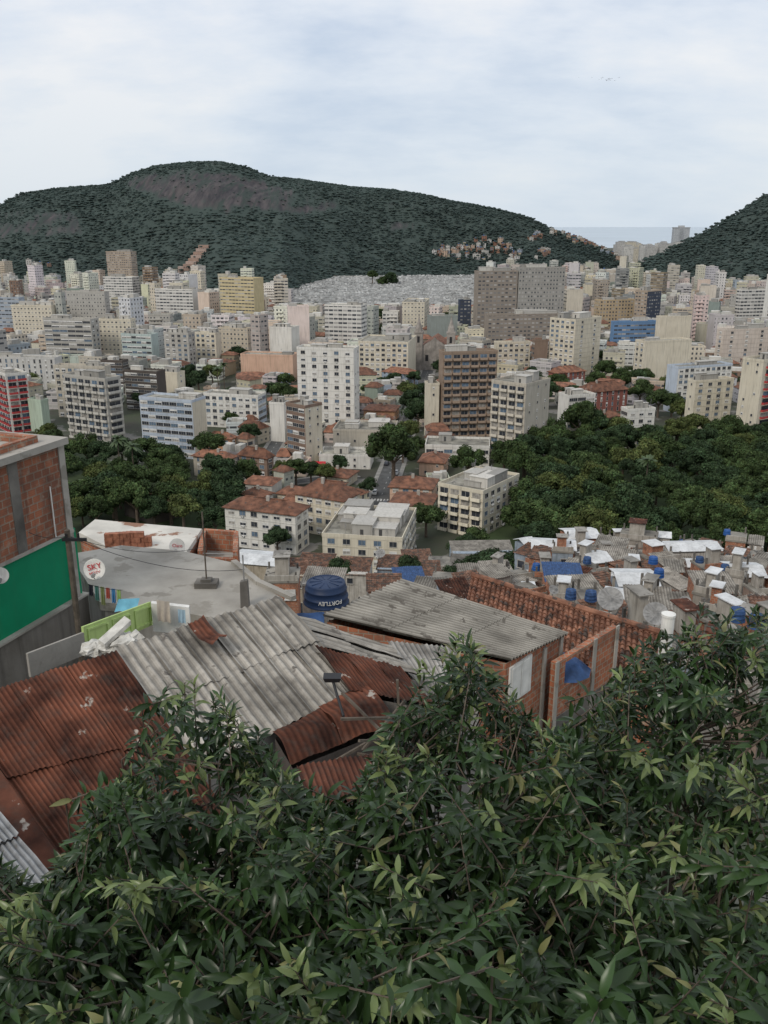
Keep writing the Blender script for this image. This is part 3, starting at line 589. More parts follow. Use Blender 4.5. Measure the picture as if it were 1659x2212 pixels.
def palm(p,h):
    root=empty('palm_tree',p); b=MB(); b.tube((0,0,0),(0,0,h),.28,.18,8); b.build('trunk',[M['bark']],root); b=MB()
    for k in range(22):
        a=k*2.399; el=R.uniform(-.3,1.1); L=R.uniform(3,4); pr=None
        for s in range(6):
            x=L*s/5; z=h+math.sin(el)*x-.12*x*x; r_=math.cos(el)*x; wd=.55*math.sin(math.pi*(s+.4)/5.8)
            c=V((r_*math.cos(a),r_*math.sin(a),z)); n=V((-math.sin(a),math.cos(a),0))*wd
            cur=(c+n-V((0,0,.25)),c,c-n-V((0,0,.25)))
            if pr: b.face([pr[0],pr[1],cur[1],cur[0]]); b.face([pr[1],pr[2],cur[2],cur[1]])
            pr=cur
    b.build('crown',[M['palm']],root); return root
for px,py,h,l in [(262,1040,16,'tall palm rising above the left park beside the grey tower'),(292,1050,15,'second palm above the left park nearer the blue banded block'),(485,840,14,'palm with drooping crown left of the salmon wall'),(472,842,12,'shorter palm beside the palm by the salmon wall'),(1390,1100,17,'palm with round crown in the middle of the right park'),(195,1110,11,'low palm at the near edge of the left park')]:
    tag(palm(atz(px,py,0),h),l,'palm tree')
# ---------------- filler city
FILL=[]
def blocked(x,y,rr):
    for (cx,cy,ph,W,D) in FP:
        dx,dy=x-cx,y-cy; lx=dx*math.cos(ph)-dy*math.sin(ph); ly=dx*math.sin(ph)+dy*math.cos(ph)
        if -W-rr<lx<rr and -rr<ly<D+rr: return True
    for p,q,h in ROADS:
        d_=q-p; t_=max(0,min(1,((x-p.x)*d_.x+(y-p.y)*d_.y)/d_.length_squared)); c_=p+d_*t_
        if math.hypot(x-c_.x,y-c_.y)<h+rr: return True
    return False
DBX=[(-500,1450),(200,1430),(350,1330),(450,1170),(600,1170),(670,1400),(800,1620),(1000,1680),(1290,1750),(1370,1480),(1659,1230),(2100,1150)]
pal=['white']*9+['cream']*8+['beige']*5+['grey']*5+['palegrey']*6+['stone']*5+['pinkcream']*2+['tan','greengrey','rustbrown','bluegrey','brown']
y=262.
while y<1700:
    near=y<455; st=(10.5 if near else 14+y*.0105); x=-.46*y+R.uniform(0,10)
    while x<.47*y:
        xx,yy=x+R.uniform(-3,3)*(.4 if near else 1),y+R.uniform(-3,3)*(.4 if near else 1); x+=st+R.uniform(0,5)*(.4 if near else 1)
        px,py=proj((xx,yy,0)); W,D=(R.uniform(7,11),R.uniform(7,10)) if near else (R.uniform(9,19),R.uniform(9,16))
        if yy<455 and not (500<px<1000 and py<1150): continue
        if yy<455 and px<520 and py>1050: continue
        if 625<px<1055 and py<668: continue
        if yy>ip(px,*zip(*DBX))-25: continue
        if px>1060 and py>880: continue
        if yy<455: H=R.uniform(3.6,8)
        elif yy<520: H=R.uniform(4,12)
        else: H=R.choices([R.uniform(5,11),R.uniform(14,27),R.uniform(27,44)],[3.6,4.6,2. if yy<1150 else .7])[0]
        if H>27: W=min(W,14);D=min(D,14)
        if blocked(xx,yy,6 if not near else 4.2): W*=.62;D*=.62
        if blocked(xx,yy,4 if not near else 2.8): continue
        hw=W*.6/(yy)*F
        for (a,b_,yt,yb_,Yb) in HAND:
            if yy<Yb+5 and px+hw>a and px-hw<b_:
                lim=yb_-.28*(yb_-yt); zmax=at(px,lim,yy).z
                if H>zmax: H=zmax
        if H<3.2: continue
        ph=rad(R.choice([8,12,20,-5,35])+R.uniform(-4,4)); FILL.append((xx,yy,W,D,H,ph,px,py))
    y+=st*1.02
FILL.sort(key=lambda q:-(q[2]*q[4])/(q[1]**2))
def fillmesh(b,W,D,H,col,low,ox=0,oy=0,ph=0):
    c,s=math.cos(-ph),math.sin(-ph)
    def T(p): return (ox+p[0]*c-p[1]*s,oy+p[0]*s+p[1]*c,p[2])
    b.col=col; P=[(-W/2,-D/2),(W/2,-D/2),(W/2,D/2),(-W/2,D/2)]; bl=R.randrange(4) if R.random()<.45 else -1
    for i in range(4):
        a,e=P[i],P[(i+1)%4]; b.face([T((a[0],a[1],-1)),T((e[0],e[1],-1)),T((e[0],e[1],H)),T((a[0],a[1],H))],1 if i==bl else 0)
    if H>14 and bl!=0 and R.random()<.6:
        x0,x1=sorted((R.uniform(-W/2,0),R.uniform(0,W/2)));
        if x1-x0>2.5:
            b.col=tuple(v*1.05 for v in col)
            for k in range(1,int(H/3)):
                p=[T(q) for q in ((x0,-D/2-1.2,k*3-.1),(x1,-D/2-1.2,k*3-.1),(x1,-D/2-.01,k*3-.1),(x0,-D/2-.01,k*3-.1),(x0,-D/2-1.2,k*3+.85),(x1,-D/2-1.2,k*3+.85),(x1,-D/2-.01,k*3+.85),(x0,-D/2-.01,k*3+.85))]; b.hexa(p,1)
def fillroof(b,W,D,H,col,low,ox=0,oy=0,ph=0,tp=.5):
    c,s=math.cos(-ph),math.sin(-ph)
    def T(p): return (ox+p[0]*c-p[1]*s,oy+p[0]*s+p[1]*c,p[2])
    def bx(x0,x1,y0,y1,z0,z1,mi): b.hexa([T(q) for q in ((x0,y0,z0),(x1,y0,z0),(x1,y1,z0),(x0,y1,z0),(x0,y0,z1),(x1,y0,z1),(x1,y1,z1),(x0,y1,z1))],mi)
    g=R.uniform(.6,1.25); b.col=(g,g,g)
    if low and R.random()<tp:
        z=H+R.uniform(1.5,3); m_=D/2*.8; e=.5; q=[(-W/2-e,-D/2-e,H),(W/2+e,-D/2-e,H),(W/2+e,D/2+e,H),(-W/2-e,D/2+e,H)]; r0,r1=(-W/2+m_*.6,0,z),(W/2-m_*.6,0,z)
        for f in ([q[0],q[1],r1,r0],[q[2],q[3],r0,r1],[q[1],q[2],r1],[q[3],q[0],r0]): b.face([T(k) for k in f],0)
    else:
        b.col=(g*1.3,g*1.28,g*1.2) if R.random()<.3 else (g,g,g); b.face([T((-W/2,-D/2,H+.02)),T((W/2,-D/2,H+.02)),T((W/2,D/2,H+.02)),T((-W/2,D/2,H+.02))],1); b.col=col
        for x0,x1,y0,y1 in ((-W/2-.1,W/2+.1,-D/2-.1,-D/2+.15),(-W/2-.1,W/2+.1,D/2-.15,D/2+.1),(-W/2-.1,-W/2+.15,-D/2+.153,D/2-.153),(W/2-.15,W/2+.1,-D/2+.153,D/2-.153)): bx(x0,x1,y0,y1,H-.1,H+.9,2)
        for k in range(R.randint(1,3)):
            a,e,h=R.uniform(.2,.5)*W,R.uniform(.2,.5)*D,R.uniform(1.5,3.6); x0=R.uniform(-W/2+.3,W/2-a-.3); y0=R.uniform(-D/2+.3,D/2-e-.3); g=R.uniform(.3,.68); b.col=(g,g*.97,g*.9); bx(x0,x0+a,y0,y0+e,H+.04+.01*k,H+h+.03*k,2)
MW=[M['city'],M['plaster']]; MR=[M['tilefar'],M['flat'],M['plaster']]
bw,br=MB(),MB()
for k,(xx,yy,W,D,H,ph,px,py) in enumerate(FILL):
    cn=R.choice(pal); col=tuple(v*R.uniform(.9,1.05) for v in COLS[cn]); low=H<12
    if k<290:
        n='house' if low else 'city_block'; root=empty(n,(xx,yy,0),-ph); b=MB(); fillmesh(b,W,D,H,col,low); b.build('wall',MW,root); b=MB(); fillroof(b,W,D,H,col,low,tp=.75 if yy<455 else .5); b.build('roof',MR,root)
        nice=dict(bluegrey='blue grey',palegrey='pale grey',pinkcream='pinkish',greengrey='greenish grey',rustbrown='brown',paleblue='pale blue').get(cn,cn)
        auto(root,nice+(' low house' if low else ' mid-rise block' if H<27 else ' high-rise block'),'house' if low else 'apartment building','buildings filling the city',(xx,yy,H*.6))
    else: fillmesh(bw,W,D,H,col,low,xx,yy,ph); fillroof(br,W,D,H,col,low,xx,yy,ph)
if bw.f:
    o=bw.build('distant_city',MW); stuff(o,'mass of tiny distant blocks filling the far city before the hills','buildings'); br.build('roof',MR,o)
k=0
for _ in range(1600):
    yy=R.uniform(300,1350); xx=R.uniform(-.45,.46)*yy; px,py=proj((xx,yy,0))
    if yy<470 and not 520<px<1000: continue
    if 625<px<1055 and py<668 or yy>ip(px,*zip(*DBX))-10 or blocked(xx,yy,2.5): continue
    if any(abs(xx-q[0])<q[2]*.6+1.5 and abs(yy-q[1])<q[3]*.6+1.5 for q in FILL): continue
    tree((xx,yy,0),R.uniform(3,5) if yy<470 else R.uniform(3.5,6.5),desc='distant tree'); k+=1
    if k>110: break
# ---------------- favela on the hills, gap city
hm=[]
for k in range(8):
    b=MB(); c=[(.28,.14,.095),(.55,.53,.49),(.34,.19,.13),(.46,.40,.3),(.34,.39,.45),(.6,.58,.55),(.26,.165,.125),(.5,.37,.28)][k]; b.col=c; h=R.uniform(5,9); b.box((-4,-3.5,-5),(4,3.5,h)); b.col=(.3,.28,.26); b.box((-4.3,-3.8,h+.003),(4.3,3.8,h+.4)); b.col=(.05,.05,.05)
    for z in np.arange(1.,h-1.5,2.9):
        for x in (-2.4,1.2): b.box((x,-3.56,z),(x+1.4,-3.503,z+1.4))
    b.col=(.05,.12,.3) if k%3==0 else (.35,.34,.31); b.box((-2,-1,h+.4),(.2,1,h+2)); hm.append((b.mesh('hillside_house',[M['plaster']]),['red brick','white','rough brick','beige','pale blue','white','brown','peach'][k]))
def fav(n,h,pts,sx,sy):
    for k in range(n):
        q=R.choice(pts); px,py=q[0]+R.uniform(-1,1)*sx,q[1]+R.uniform(-1,1)*sy; p=hillpt(h,px,py); me,cn=R.choice(hm)
        o=link('hillside_house',me,None,p,R.uniform(-.5,.5)); s=R.uniform(.7,1.2); o.scale=(s,s,s)
        auto(o,cn+' hillside house','house','houses climbing the forested hills',p)
fav(70,H1,[(960,545),(975,550),(1010,540),(1050,530),(1085,535),(1110,550),(1060,550),(1030,550)],22,12)
fav(28,H1,[(1155,515),(1180,545),(1170,555),(1205,500),(1220,510)],12,8)
fav(28,H1,[(1250,520),(1270,525),(1300,540),(1320,552),(1340,562)],14,6)
fav(12,H1,[(60,580),(45,585),(75,575)],16,7)
for k in range(74):
    px=R.uniform(1275,1425); py=R.uniform(572,612); p=atz(px,py,0); me,cn=R.choice(hm); o=link('hillside_house',me,None,p,R.uniform(-.4,.4)); s=R.uniform(.9,1.6); o.scale=(s,s,s*R.uniform(.8,1.3)); auto(o,cn+' small house between hills','house','houses in the gap between the hills',p)
for k in range(46):
    yy=R.uniform(1900,3500); px=R.uniform(1330,1470); x=at(px,540,yy).x; H=at(px,R.uniform(522,540),yy).z
    if H<8: H=14
    b=MB(); fillmesh(b,R.uniform(12,26),16,H,tuple(v*.9 for v in COLS[R.choice(['white','palegrey','cream'])]),False)
    b.col=(.4,.4,.4); b.box((-6,-6,H),(6,6,H+2),1); o=b.build('seaside_block',MW,None,(x,yy,0)); auto(o,'pale seaside block','apartment building','distant blocks by the sea',(x,yy,H))
x0=at(1467,540,2600); b=MB(); H=at(1467,492,2600).z; fillmesh(b,44,18,H,(.48,.5,.52),False); b.col=(.44,.45,.46); b.box((-23,-10,H),(23,10,H+1.5),1); b.box((-8,-5,H+1.5),(8,5,H+6),1); tag(b.build('seaside_tower',MW,None,(x0.x,2600,0)),'lone tall grey tower by the sea between the two hills','tower')
sp_=empty('terraced_building',hillpt(H1,408,560)); tag(sp_,'stepped reddish terraced building climbing the hill right of the tan tower','building')
for k in range(8):
    p=hillpt(H1,385+k*6.5,588-k*7.2); b=MB(); b.col=(.36,.25,.2) if k%2 else (.44,.34,.29); W=16; q=p-sp_.location; b.box((q.x-W/2,q.y-6,q.z-6),(q.x+W/2,q.y+6,q.z+8)); b.col=(.12,.1,.1)
    for x in range(5): b.box((q.x-W/2+1+x*3,q.y-6.06,q.z+2),(q.x-W/2+2.6+x*3,q.y-6.003,q.z+4))
    b.build('terrace',[M['plaster']],sp_)
# cemetery
b=MB(); b.face([atz(630,668,0)+V((0,0,.1)),atz(1050,668,0)+V((0,0,.1)),at(1045,594,1560),at(625,598,1560)]); struct(b.build('cemetery_ground',[mat('cemetery_paths',(.25,.25,.235),var=.35,scale=.03)]))
b=MB()
for k in range(4200):
    rw=R.randrange(30); s,t_=R.random(),(rw+R.uniform(-.12,.12)+.5)/30; a=V(atz(630,668,0)).lerp(V(atz(1050,668,0)),s); c=V(at(625,598,1560)).lerp(V(at(1045,594,1560)),s); p=a.lerp(c,t_); g=R.uniform(.6,1.35); b.col=(g,g,g); w_,d_,h_=R.uniform(.8,1.8),R.uniform(1,2.),R.uniform(.8,2.2); b.box((p.x-w_,p.y-d_,p.z-.5),(p.x+w_,p.y+d_,p.z+h_))
stuff(b.build('tombs',[M['tomb']]),'rows of pale tombs crowding the cemetery slope below the hill','tombs')
for (xa,xb,ya,Yd) in [(720,792,596,1540),(715,790,604,1480),(645,720,614,1430),(640,716,624,1360),(640,700,634,1300),(870,1034,602,1500),(868,1030,612,1430),(880,1028,622,1350)]:
    p,q=at(xa,ya,Yd),at(xb,ya,Yd); root=empty('niche_wall',(p.x,Yd,p.z-9)); b=MB(); b.col=(1.2,1.18,1.13); L=q.x-p.x; b.box((0,0,-4),(L,4,9)); b.build('wall',[M['tomb']],root); b=MB(); b.col=(.55,.55,.55)
    for z in (1,3.6,6.2):
        x=1.
        while x<L-2: b.box((x,-.06,z),(x+1.8,-.003,z+1.7)); x+=2.6
    b.build('niches',[M['tomb']],root); auto(root,'long pale niche wall','wall','niche walls of the cemetery',p)
for k in range(16):
    px,py=R.choice([(805,600),(835,605),(850,612),(820,615),(900,640),(920,650),(960,655),(660,650)]); p=at(px+R.uniform(-12,12),py,1380); p.z-=8; tree(p,R.uniform(7,10),desc='cemetery tree')
# ---------------- cars and birds
def mkcar(col):
    root=empty('parked_car'); b=MB(); b.col=col; b.hexa([(-.85,-2.1,.3),(.85,-2.1,.3),(.85,2.1,.3),(-.85,2.1,.3),(-.82,-2.05,.85),(.82,-2.05,.85),(.82,2.05,.9),(-.82,2.05,.9)]); b.hexa([(-.8,-1.2,.88),(.8,-1.2,.88),(.8,1.7,.92),(-.8,1.7,.92),(-.62,-.5,1.42),(.62,-.5,1.42),(.62,1.1,1.42),(-.62,1.1,1.42)]); b.build('body',[M['carp']],root)
    b=MB(); b.face([(-.66,-1.13,.96),(.66,-1.13,.96),(.56,-.6,1.38),(-.56,-.6,1.38)]); o=b.build('windscreen',[M['glass']],root); o.location.y=-.06
    for s in (-1,1):
        b=MB(); b.face([(s*.80,-.9,.97),(s*.80,1.45,.97),(s*.66,1.,1.36),(s*.66,-.45,1.36)]); b.build('side_window',[M['glass']],root,(s*.02,0,0))
        for y_ in (-1.3,1.3): b=MB(); b.tube((s*.7,y_,.32),(s*.88,y_,.32),.32,n=12); b.build('wheel',[M['rubber']],root)
    return root
cd=(r1-r0).normalized(); cn=V((-cd.y,cd.x,0)); ang=math.atan2(-cd.x,cd.y)
for k,cl_ in enumerate([((.5,.5,.5),'silver'),((.04,.04,.05),'black'),((.65,.65,.63),'white'),((.3,.05,.04),'red')]):
    proto=mkcar(cl_[0])
    for m_ in range(4):
        p=r0+cd*(8+ (m_*4+k)*13+R.uniform(-2,2))+cn*((-1)**(m_+k))*2.6+V((0,0,.06)); o=proto if m_==0 else dup(proto,p); o.location=p; o.rotation_euler=(0,0,ang); auto(o,cl_[1]+' street car','car','cars along the street',p)
for (px,py,col,l) in [(716,1022,(.75,.5,.03),'yellow van parked in front of the long low white shed'),(668,1025,(.6,.6,.6),'silver car near the foot of the slim brown fronted tower')]:
    o=mkcar(col); o.location=atz(px,py,0)+V((0,0,.06)); o.rotation_euler=(0,0,1.4); tag(o,l,'car')
    if 'van' in l: o.name='parked_van'; o.scale=(1.2,1.4,1.6)
ca_=empty('canopy',atz(684,1020,0)); tag(ca_,'small red canopy on posts beside the long low white shed','canopy'); b=MB(); b.box((-3.5,-2,3.2),(3.5,2,3.8)); b.build('roof',[M['red']],ca_)
for sx in (-3,3): b=MB(); b.tube((sx,0,0),(sx,0,3.2),.12); b.build('post',[M['metal']],ca_)
b=MB(); b.hexa([(-.12,-.5,-.08),(.12,-.5,-.08),(.12,.5,-.08),(-.12,.5,-.08),(-.06,-.4,.1),(.06,-.4,.1),(.06,.4,.1),(-.06,.4,.1)])
for s in (-1,1): b.face([(0,-.25,.05),(0,.25,.05),(s*.75,.15,.3),(s*.75,-.1,.3)]); b.face([(s*.75,-.1,.3),(s*.75,.15,.3),(s*1.5,-.1,.12),(s*1.5,-.15,.12)])
bm_=b.mesh('bird',[M['dark']])
for k in range(20):
    px=R.gauss(1320,9) if k<16 else R.uniform(1250,1305); p=at(px,171+R.uniform(-4,4),520+R.uniform(-15,15)); o=link('bird',bm_,None,p,R.uniform(-1,1)); s=R.uniform(.4,.7) if k<16 else .35; o.scale=(s,s,s); tag(o,'tiny dark bird of the flock high in the sky at right','bird','flock of birds in the sky')
# ---------------- near roofs
def skirt(pts,zb,m,par,inset=.12,col=(.42,.4,.37)):
    c=sum(pts,V((0,0,0)))/len(pts); b=MB(); b.col=col; P=[p.lerp(c,.04)-V((0,0,inset)) for p in pts]
    for i in range(len(P)):
        a,e=P[i],P[(i+1)%len(P)]; b.face([(a.x,a.y,zb),(e.x,e.y,zb),e,a])
    return b.build('wall',[m],par)
A,B,C_,D_=at(-95,1522,12.8),at(249,1408,14.2),at(520,1800,11),at(142,1866,10.2)
sh=empty('rusty_shed'); tag(sh,'shed with dark red rusted corrugated roof at lower left','shed')
sheets(A,B,C_,D_,3,2,11,.016,M['rust'],sh,cv=.28,col=(1.2,1.15,1.1),st=.6,jit=.045); skirt([A,B,C_,D_],76,M['wallnear'],sh)
b=MB(); a,e=at(-95,1530,12.6),at(138,1868,10.1); n=V((-.28,-.22,0)); b.hexa([a+V((0,0,-.5)),e+V((0,0,-.5)),e+n+V((0,0,-.5)),a+n+V((0,0,-.5)),a+V((0,0,.06)),e+V((0,0,.06)),e+n+V((0,0,.06)),a+n+V((0,0,.06))]); b.build('edge_flashing',[M['rust']],sh)
b=MB(); n2=n*1.0; b.hexa([a+n+V((0,0,-2.5)),e+n+V((0,0,-2.5)),e+n+n2*.7+V((0,0,-2.5)),a+n+n2*.7+V((0,0,-2.5)),a+n+V((0,0,-.05)),e+n+V((0,0,-.05)),e+n+n2*.7+V((0,0,-.05)),a+n+n2*.7+V((0,0,-.05))]); b.build('gutter_wall',[M['conc']],sh)
A,B,C_,D_=at(-260,1700,9.6),at(-40,1650,10.2),at(120,1905,8.2),at(-60,2080,7.2); A.z-=.6;B.z-=.6
lo=empty('lean_to'); tag(lo,'pale bluish grey sheet roof at the bottom left corner','shed'); sheets(A,B,C_,D_,2,2,8,.016,M['asb'],lo,col=(.85,.93,1.05)); skirt([A,B,C_,D_],77,M['wallnear'],lo)
A,B,C_,D_=at(249,1405,14.4),at(603,1291,17.2),at(778,1488,14.8),at(425,1655,12.1)
gs=empty('grey_shed'); tag(gs,'shed with long pale grey corrugated fibre cement roof at centre left','shed')
sheets(A,B,C_,D_,6,2,3.7,.026,M['asb'],gs,cv=.15,jit=.03,col=(1.14,1.12,1.08),st=.6,dirt=.38); skirt([A,B,C_,D_],75,M['wallnear'],gs)
A,B,C_,D_=at(648,1390,15.9),at(588,1318,17.3),at(835,1392,17.8),at(905,1462,16.3)
gs2=empty('sagging_lean_to'); tag(gs2,'sagging grey corrugated lean-to roof between the grey shed and the brick house','shed'); sheets(A,B,C_,D_,2,2,3.6,.024,M['asb'],gs2,jit=.05,col=(1.1,1.08,1.04),dirt=.36); skirt([A,B,C_,D_],75,M['wallnear'],gs2)
A,B,C_,D_=at(676,1394,15.6),at(862,1440,16.),at(945,1525,14.6),at(752,1488,14.5)
rs=empty('rusty_lean_to'); tag(rs,'dark rusted sheet roof right of the long grey shed roof','shed'); sheets(A,B,C_,D_,3,1,7,.012,M['rust'],rs,jit=.06,cv=.3,col=(.85,.82,.8)); skirt([A,B,C_,D_],75,M['wallnear'],rs,col=(.2,.18,.16))
A,B,C_,D_=at(588,1582,13.1),at(785,1483,14.85),at(850,1562,13.9),at(628,1650,12.4)
rc=empty('rusty_eave'); tag(rc,'bent rusty sheet hanging off the lower edge of the grey shed','metal sheet'); patch('sheet',A,A.lerp(B,.52),D_.lerp(C_,.52),D_,10,.007,M['rust'],rc,rows=8,bend=.13,jit=.06,col=(.85,.8,.75)); patch('sheet',A.lerp(B,.48)+V((0,0,.05)),B+V((0,0,.05)),C_,D_.lerp(C_,.48),9,.007,M['rust'],rc,rows=8,bend=.14,jit=.06,col=(1.2,1.1,1.)); skirt([A,B,C_,D_],75,M['wallnear'],rc,col=(.12,.1,.09))
A,B,C_,D_=at(405,1358,15.3),at(440,1341,15.7),at(492,1383,14.9),at(455,1400,14.5)
for q in (A,B,C_,D_): q.z+=.1
o=patch('loose_sheet',A,B,C_,D_,4,.01,M['rust'],None,rows=8,bend=-.1,jit=.06,col=(1.7,1.6,1.5)); tag(o,'curled loose rusty sheet lying on the pale grey shed roof','metal sheet')
for p4,m,l in ([[(640,1655,11.8),(800,1630,12.6),(850,1740,11.2),(690,1780,10.5)],M['rust'],'low rusty roof glimpsed just above the middle shrub'],[[(835,1384,18.6),(985,1400,19.4),(1040,1520,16.6),(905,1490,16.4)],M['asb'],'pale corrugated roof below the lower edge of the big grey roof'],[[(850,1490,15.6),(960,1500,16.2),(980,1600,14.4),(850,1610,13.8)],M['asb2'],'dull grey sheet roof right of the scrap pile']):
    q=[at(*k) for k in p4]; e=empty('lower_shed'); tag(e,l,'shed'); sheets(*q,2,1,7,.018,m,e,jit=.04); skirt(q,74,M['wallnear'],e)
fl=empty('floodlight',at(742,1552,13.6)); tag(fl,'black floodlight on a thin bent arm above the rusty eave','light'); p=at(718,1468,14.1)-fl.location
b=MB(); b.tube((0,0,-.4),(0,0,.05),.03); b.tube((0,0,.05),p,.025); b.build('arm',[M['dark']],fl)
b=MB(); b.hexa([p+V(k) for k in ((-.13,-.07,-.02),(.13,-.07,-.02),(.13,.08,-.02),(-.13,.08,-.02),(-.16,-.1,.07),(.16,-.1,.07),(.16,.1,.08),(-.16,.1,.08))]); b.build('lamp_head',[M['dark']],fl)
for k in range(9):
    p=at(R.uniform(790,890),R.uniform(1545,1640),13.2); b=MB(); d_=V((R.uniform(-1,1),R.uniform(-.6,.6),R.uniform(-.2,.5))).normalized()*R.uniform(.4,.9); b.tube(p-d_,p+d_,.03,n=4); tag(b.build('plank',[M['wood']]),'weathered plank in the scrap pile right of the rusty eave','plank','planks of the scrap pile')
A,B,C_,D_=at(698,1334,23.4),at(866,1257,27.2),at(1222,1368,25.),at(1098,1425,22.5)
he=empty('brick_house'); tag(he,'brick house under the broad grey corrugated roof at centre right','house')
sheets(A,B,C_,D_,1,3,20,.055,M['asb2'],he,cv=.06,jit=.0,st=.6,col=(1.12,1.11,1.08),dirt=.6)
b=MB(); P=[x-V((0,0,.14)) for x in (A,D_,C_,B)]; P=[p.lerp(sum(P,V())/4,.03) for p in P]
for i in range(4):
    a,e=P[i],P[(i+1)%4]; b.face([(a.x,a.y,70),(e.x,e.y,70),e,a])
b.build('wall',[M['bricko']],he)
a,e=P[1],P[2]
def onwall(s,z,off=-.05):
    d_=(e-a).normalized(); n=V((d_.y,-d_.x,0)).normalized(); q=a.lerp(e,s); return V((q.x,q.y,z))+n*(-off)
def wallbox(b,s0,s1,z0,z1,o0,o1,mi=0): b.hexa([onwall(s0,z0,o1),onwall(s1,z0,o1),onwall(s1,z0,o0),onwall(s0,z0,o0),onwall(s0,z1,o1),onwall(s1,z1,o1),onwall(s1,z1,o0),onwall(s0,z1,o0)],mi)
zt=a.z-.12
b=MB(); wallbox(b,.05,.42,zt-1.3,zt-.1,-.003,-.06); w0=b.build('window',[M['white']],he)
b=MB(); wallbox(b,.08,.23,zt-1.22,zt-.17,-.063,-.075); wallbox(b,.24,.39,zt-1.22,zt-.17,-.063,-.075); b.build('shutter',[M['white']],w0)
b=MB()
for s in (.64,.95): wallbox(b,s,s+.05,zt-4,zt-.2,-.003,-.06)
b.build('concrete_post',[M['conc']],he)
bh=empty('brick_annex'); tag(bh,'open brick annex with concrete posts and a blue cover inside, right of the grey roof','house')
a=at(1204,1410,24.); e=at(1335,1352,26.6)
zt=77.45; b=MB(); wallbox(b,0,.14,70,zt,-.0,.2); wallbox(b,.62,1,70,zt-.003,-.0,.2); wallbox(b,.14,.62,70,zt-1.0,-.0,.2); wallbox(b,.14,.62,zt-.16,zt-.006,-.0,.2); b.build('wall',[M['bricko']],bh)
b=MB()
for s in (-.02,.58,.96): wallbox(b,s,s+.05,70,zt+.05,-.005,-.05)
b.build('concrete_post',[M['conc']],bh)
b=MB(); wallbox(b,-.02,1.02,70,zt-1.9,-.008,-.04); b.build('plaster_base',[M['concd']],bh)
q=onwall(.40,zt-1.15,.7); um=empty('parasol',q); tag(um,'folded-out blue parasol seen through the opening of the brick annex','parasol'); b=MB(); b.lathe([(0,.7),(.5,.5),(.95,.15)],10); b.build('canopy',[M['tarp']],um); b=MB(); b.tube((0,0,-2),(0,0,.75),.03); b.build('pole',[M['metal']],um)
A,B,C_,D_=at(1020,1245,32.5),at(1434,1372,28.),at(1425,1500,26.),at(1000,1335,30.)
tr=empty('tiled_house'); tag(tr,'house with long terracotta tile roof behind the brick annex','house'); patch('roof',A,B,C_,D_,38,.05,M['tile'],tr,prof='tile',rows=12,cv=.15,res=6); skirt([A,B,C_,D_],66,M['bricko'],tr,inset=.2,col=(1,1,1))
b=MB(); up=V((0,0,.07)); n_=26
for k in range(n_): b.tube(A.lerp(B,k/n_)+up,A.lerp(B,(k+1.08)/n_)+up,.13,.11,8)
b.build('ridge_tiles',[M['tile']],tr)
p=at(1436,1405,25.5); vp=empty('vent_pipe',p); tag(vp,'thick white vertical pipe rising beside the tile roof at right','pipe'); b=MB(); b.tube((0,0,-2),(0,0,1.2),.2,n=16); b.build('pipe',[M['white']],vp); b=MB(); b.tube((0,0,1.203),(0,0,1.28),.225,n=16); b.build('collar',[M['white']],vp)
# concrete terrace house
Zs=80.1
poly=[atz(*q,Zs) for q in ((150,1197),(215,1300),(330,1312),(468,1336),(612,1293),(560,1262),(505,1216),(395,1190),(262,1178))]
ct=empty('terrace_house'); tag(ct,'house with wide flat bare concrete roof terrace at centre left','house'); b=MB(); b.prism([(p.x,p.y) for p in poly],Zs-.25,Zs); b.build('roof',[M['conc']],ct)
c=sum(poly,V())/len(poly); b=MB(); b.col=(.4,.38,.35); b.prism([(p.x+(c.x-p.x)*.05,p.y+(c.y-p.y)*.05) for p in poly],66,Zs-.253); b.build('wall',[M['wallnear']],ct)
b=MB()
for p0,p1,h in ((poly[6],poly[5],.1),(poly[5],poly[4]+V((.3,-.1,0)),.12)):
    d_=(p1-p0).normalized(); n=V((-d_.y,d_.x,0))*.09; b.hexa([p0-n,p1-n,p1+n,p0+n]+[x+V((0,0,h)) for x in (p0-n,p1-n,p1+n,p0+n)])
b.build('parapet',[M['conc']],ct)
def mast(px,py,z,h,l):
    p=atz(px,py,z); r_=empty('antenna_mast',p); tag(r_,l,'antenna')
    b=MB(); b.box((-.32,-.22,0),(.32,.22,.16)); b.box((-.15,-.12,.163),(.15,.12,.24)); b.build('base',[M['concd']],r_)
    b=MB(); b.tube((0,0,.2),(0,0,h),.025,n=6); b.build('pole',[M['wood']],r_)
    b=MB(); b.tube((-.06,0,h*.45),(.9,.1,h*.42),.012,n=5); b.build('crossbar',[M['metal']],r_)
mast(447,1266,Zs,2.25,'thin antenna mast on a concrete block in the middle of the terrace')
p=atz(530,1310,Zs); cpost=empty('concrete_post',p); tag(cpost,'dark rough concrete post at the right edge of the terrace','post'); b=MB(); b.hexa([(-.12,-.12,-.3),(.12,-.12,-.3),(.12,.12,-.3),(-.12,.12,-.3),(-.1,-.1,.75),(.1,-.1,.8),(.1,.1,.78),(-.1,.1,.74)]); b.build('post',[M['concd']],cpost); b=MB(); b.tube((0,0,.75),(0,0,1.5),.02,n=6); b.build('rod',[M['metal']],cpost)
Zw=78.7; pw=[atz(*q,Zw) for q in ((170,1150),(250,1190),(400,1196),(436,1142),(205,1122))]
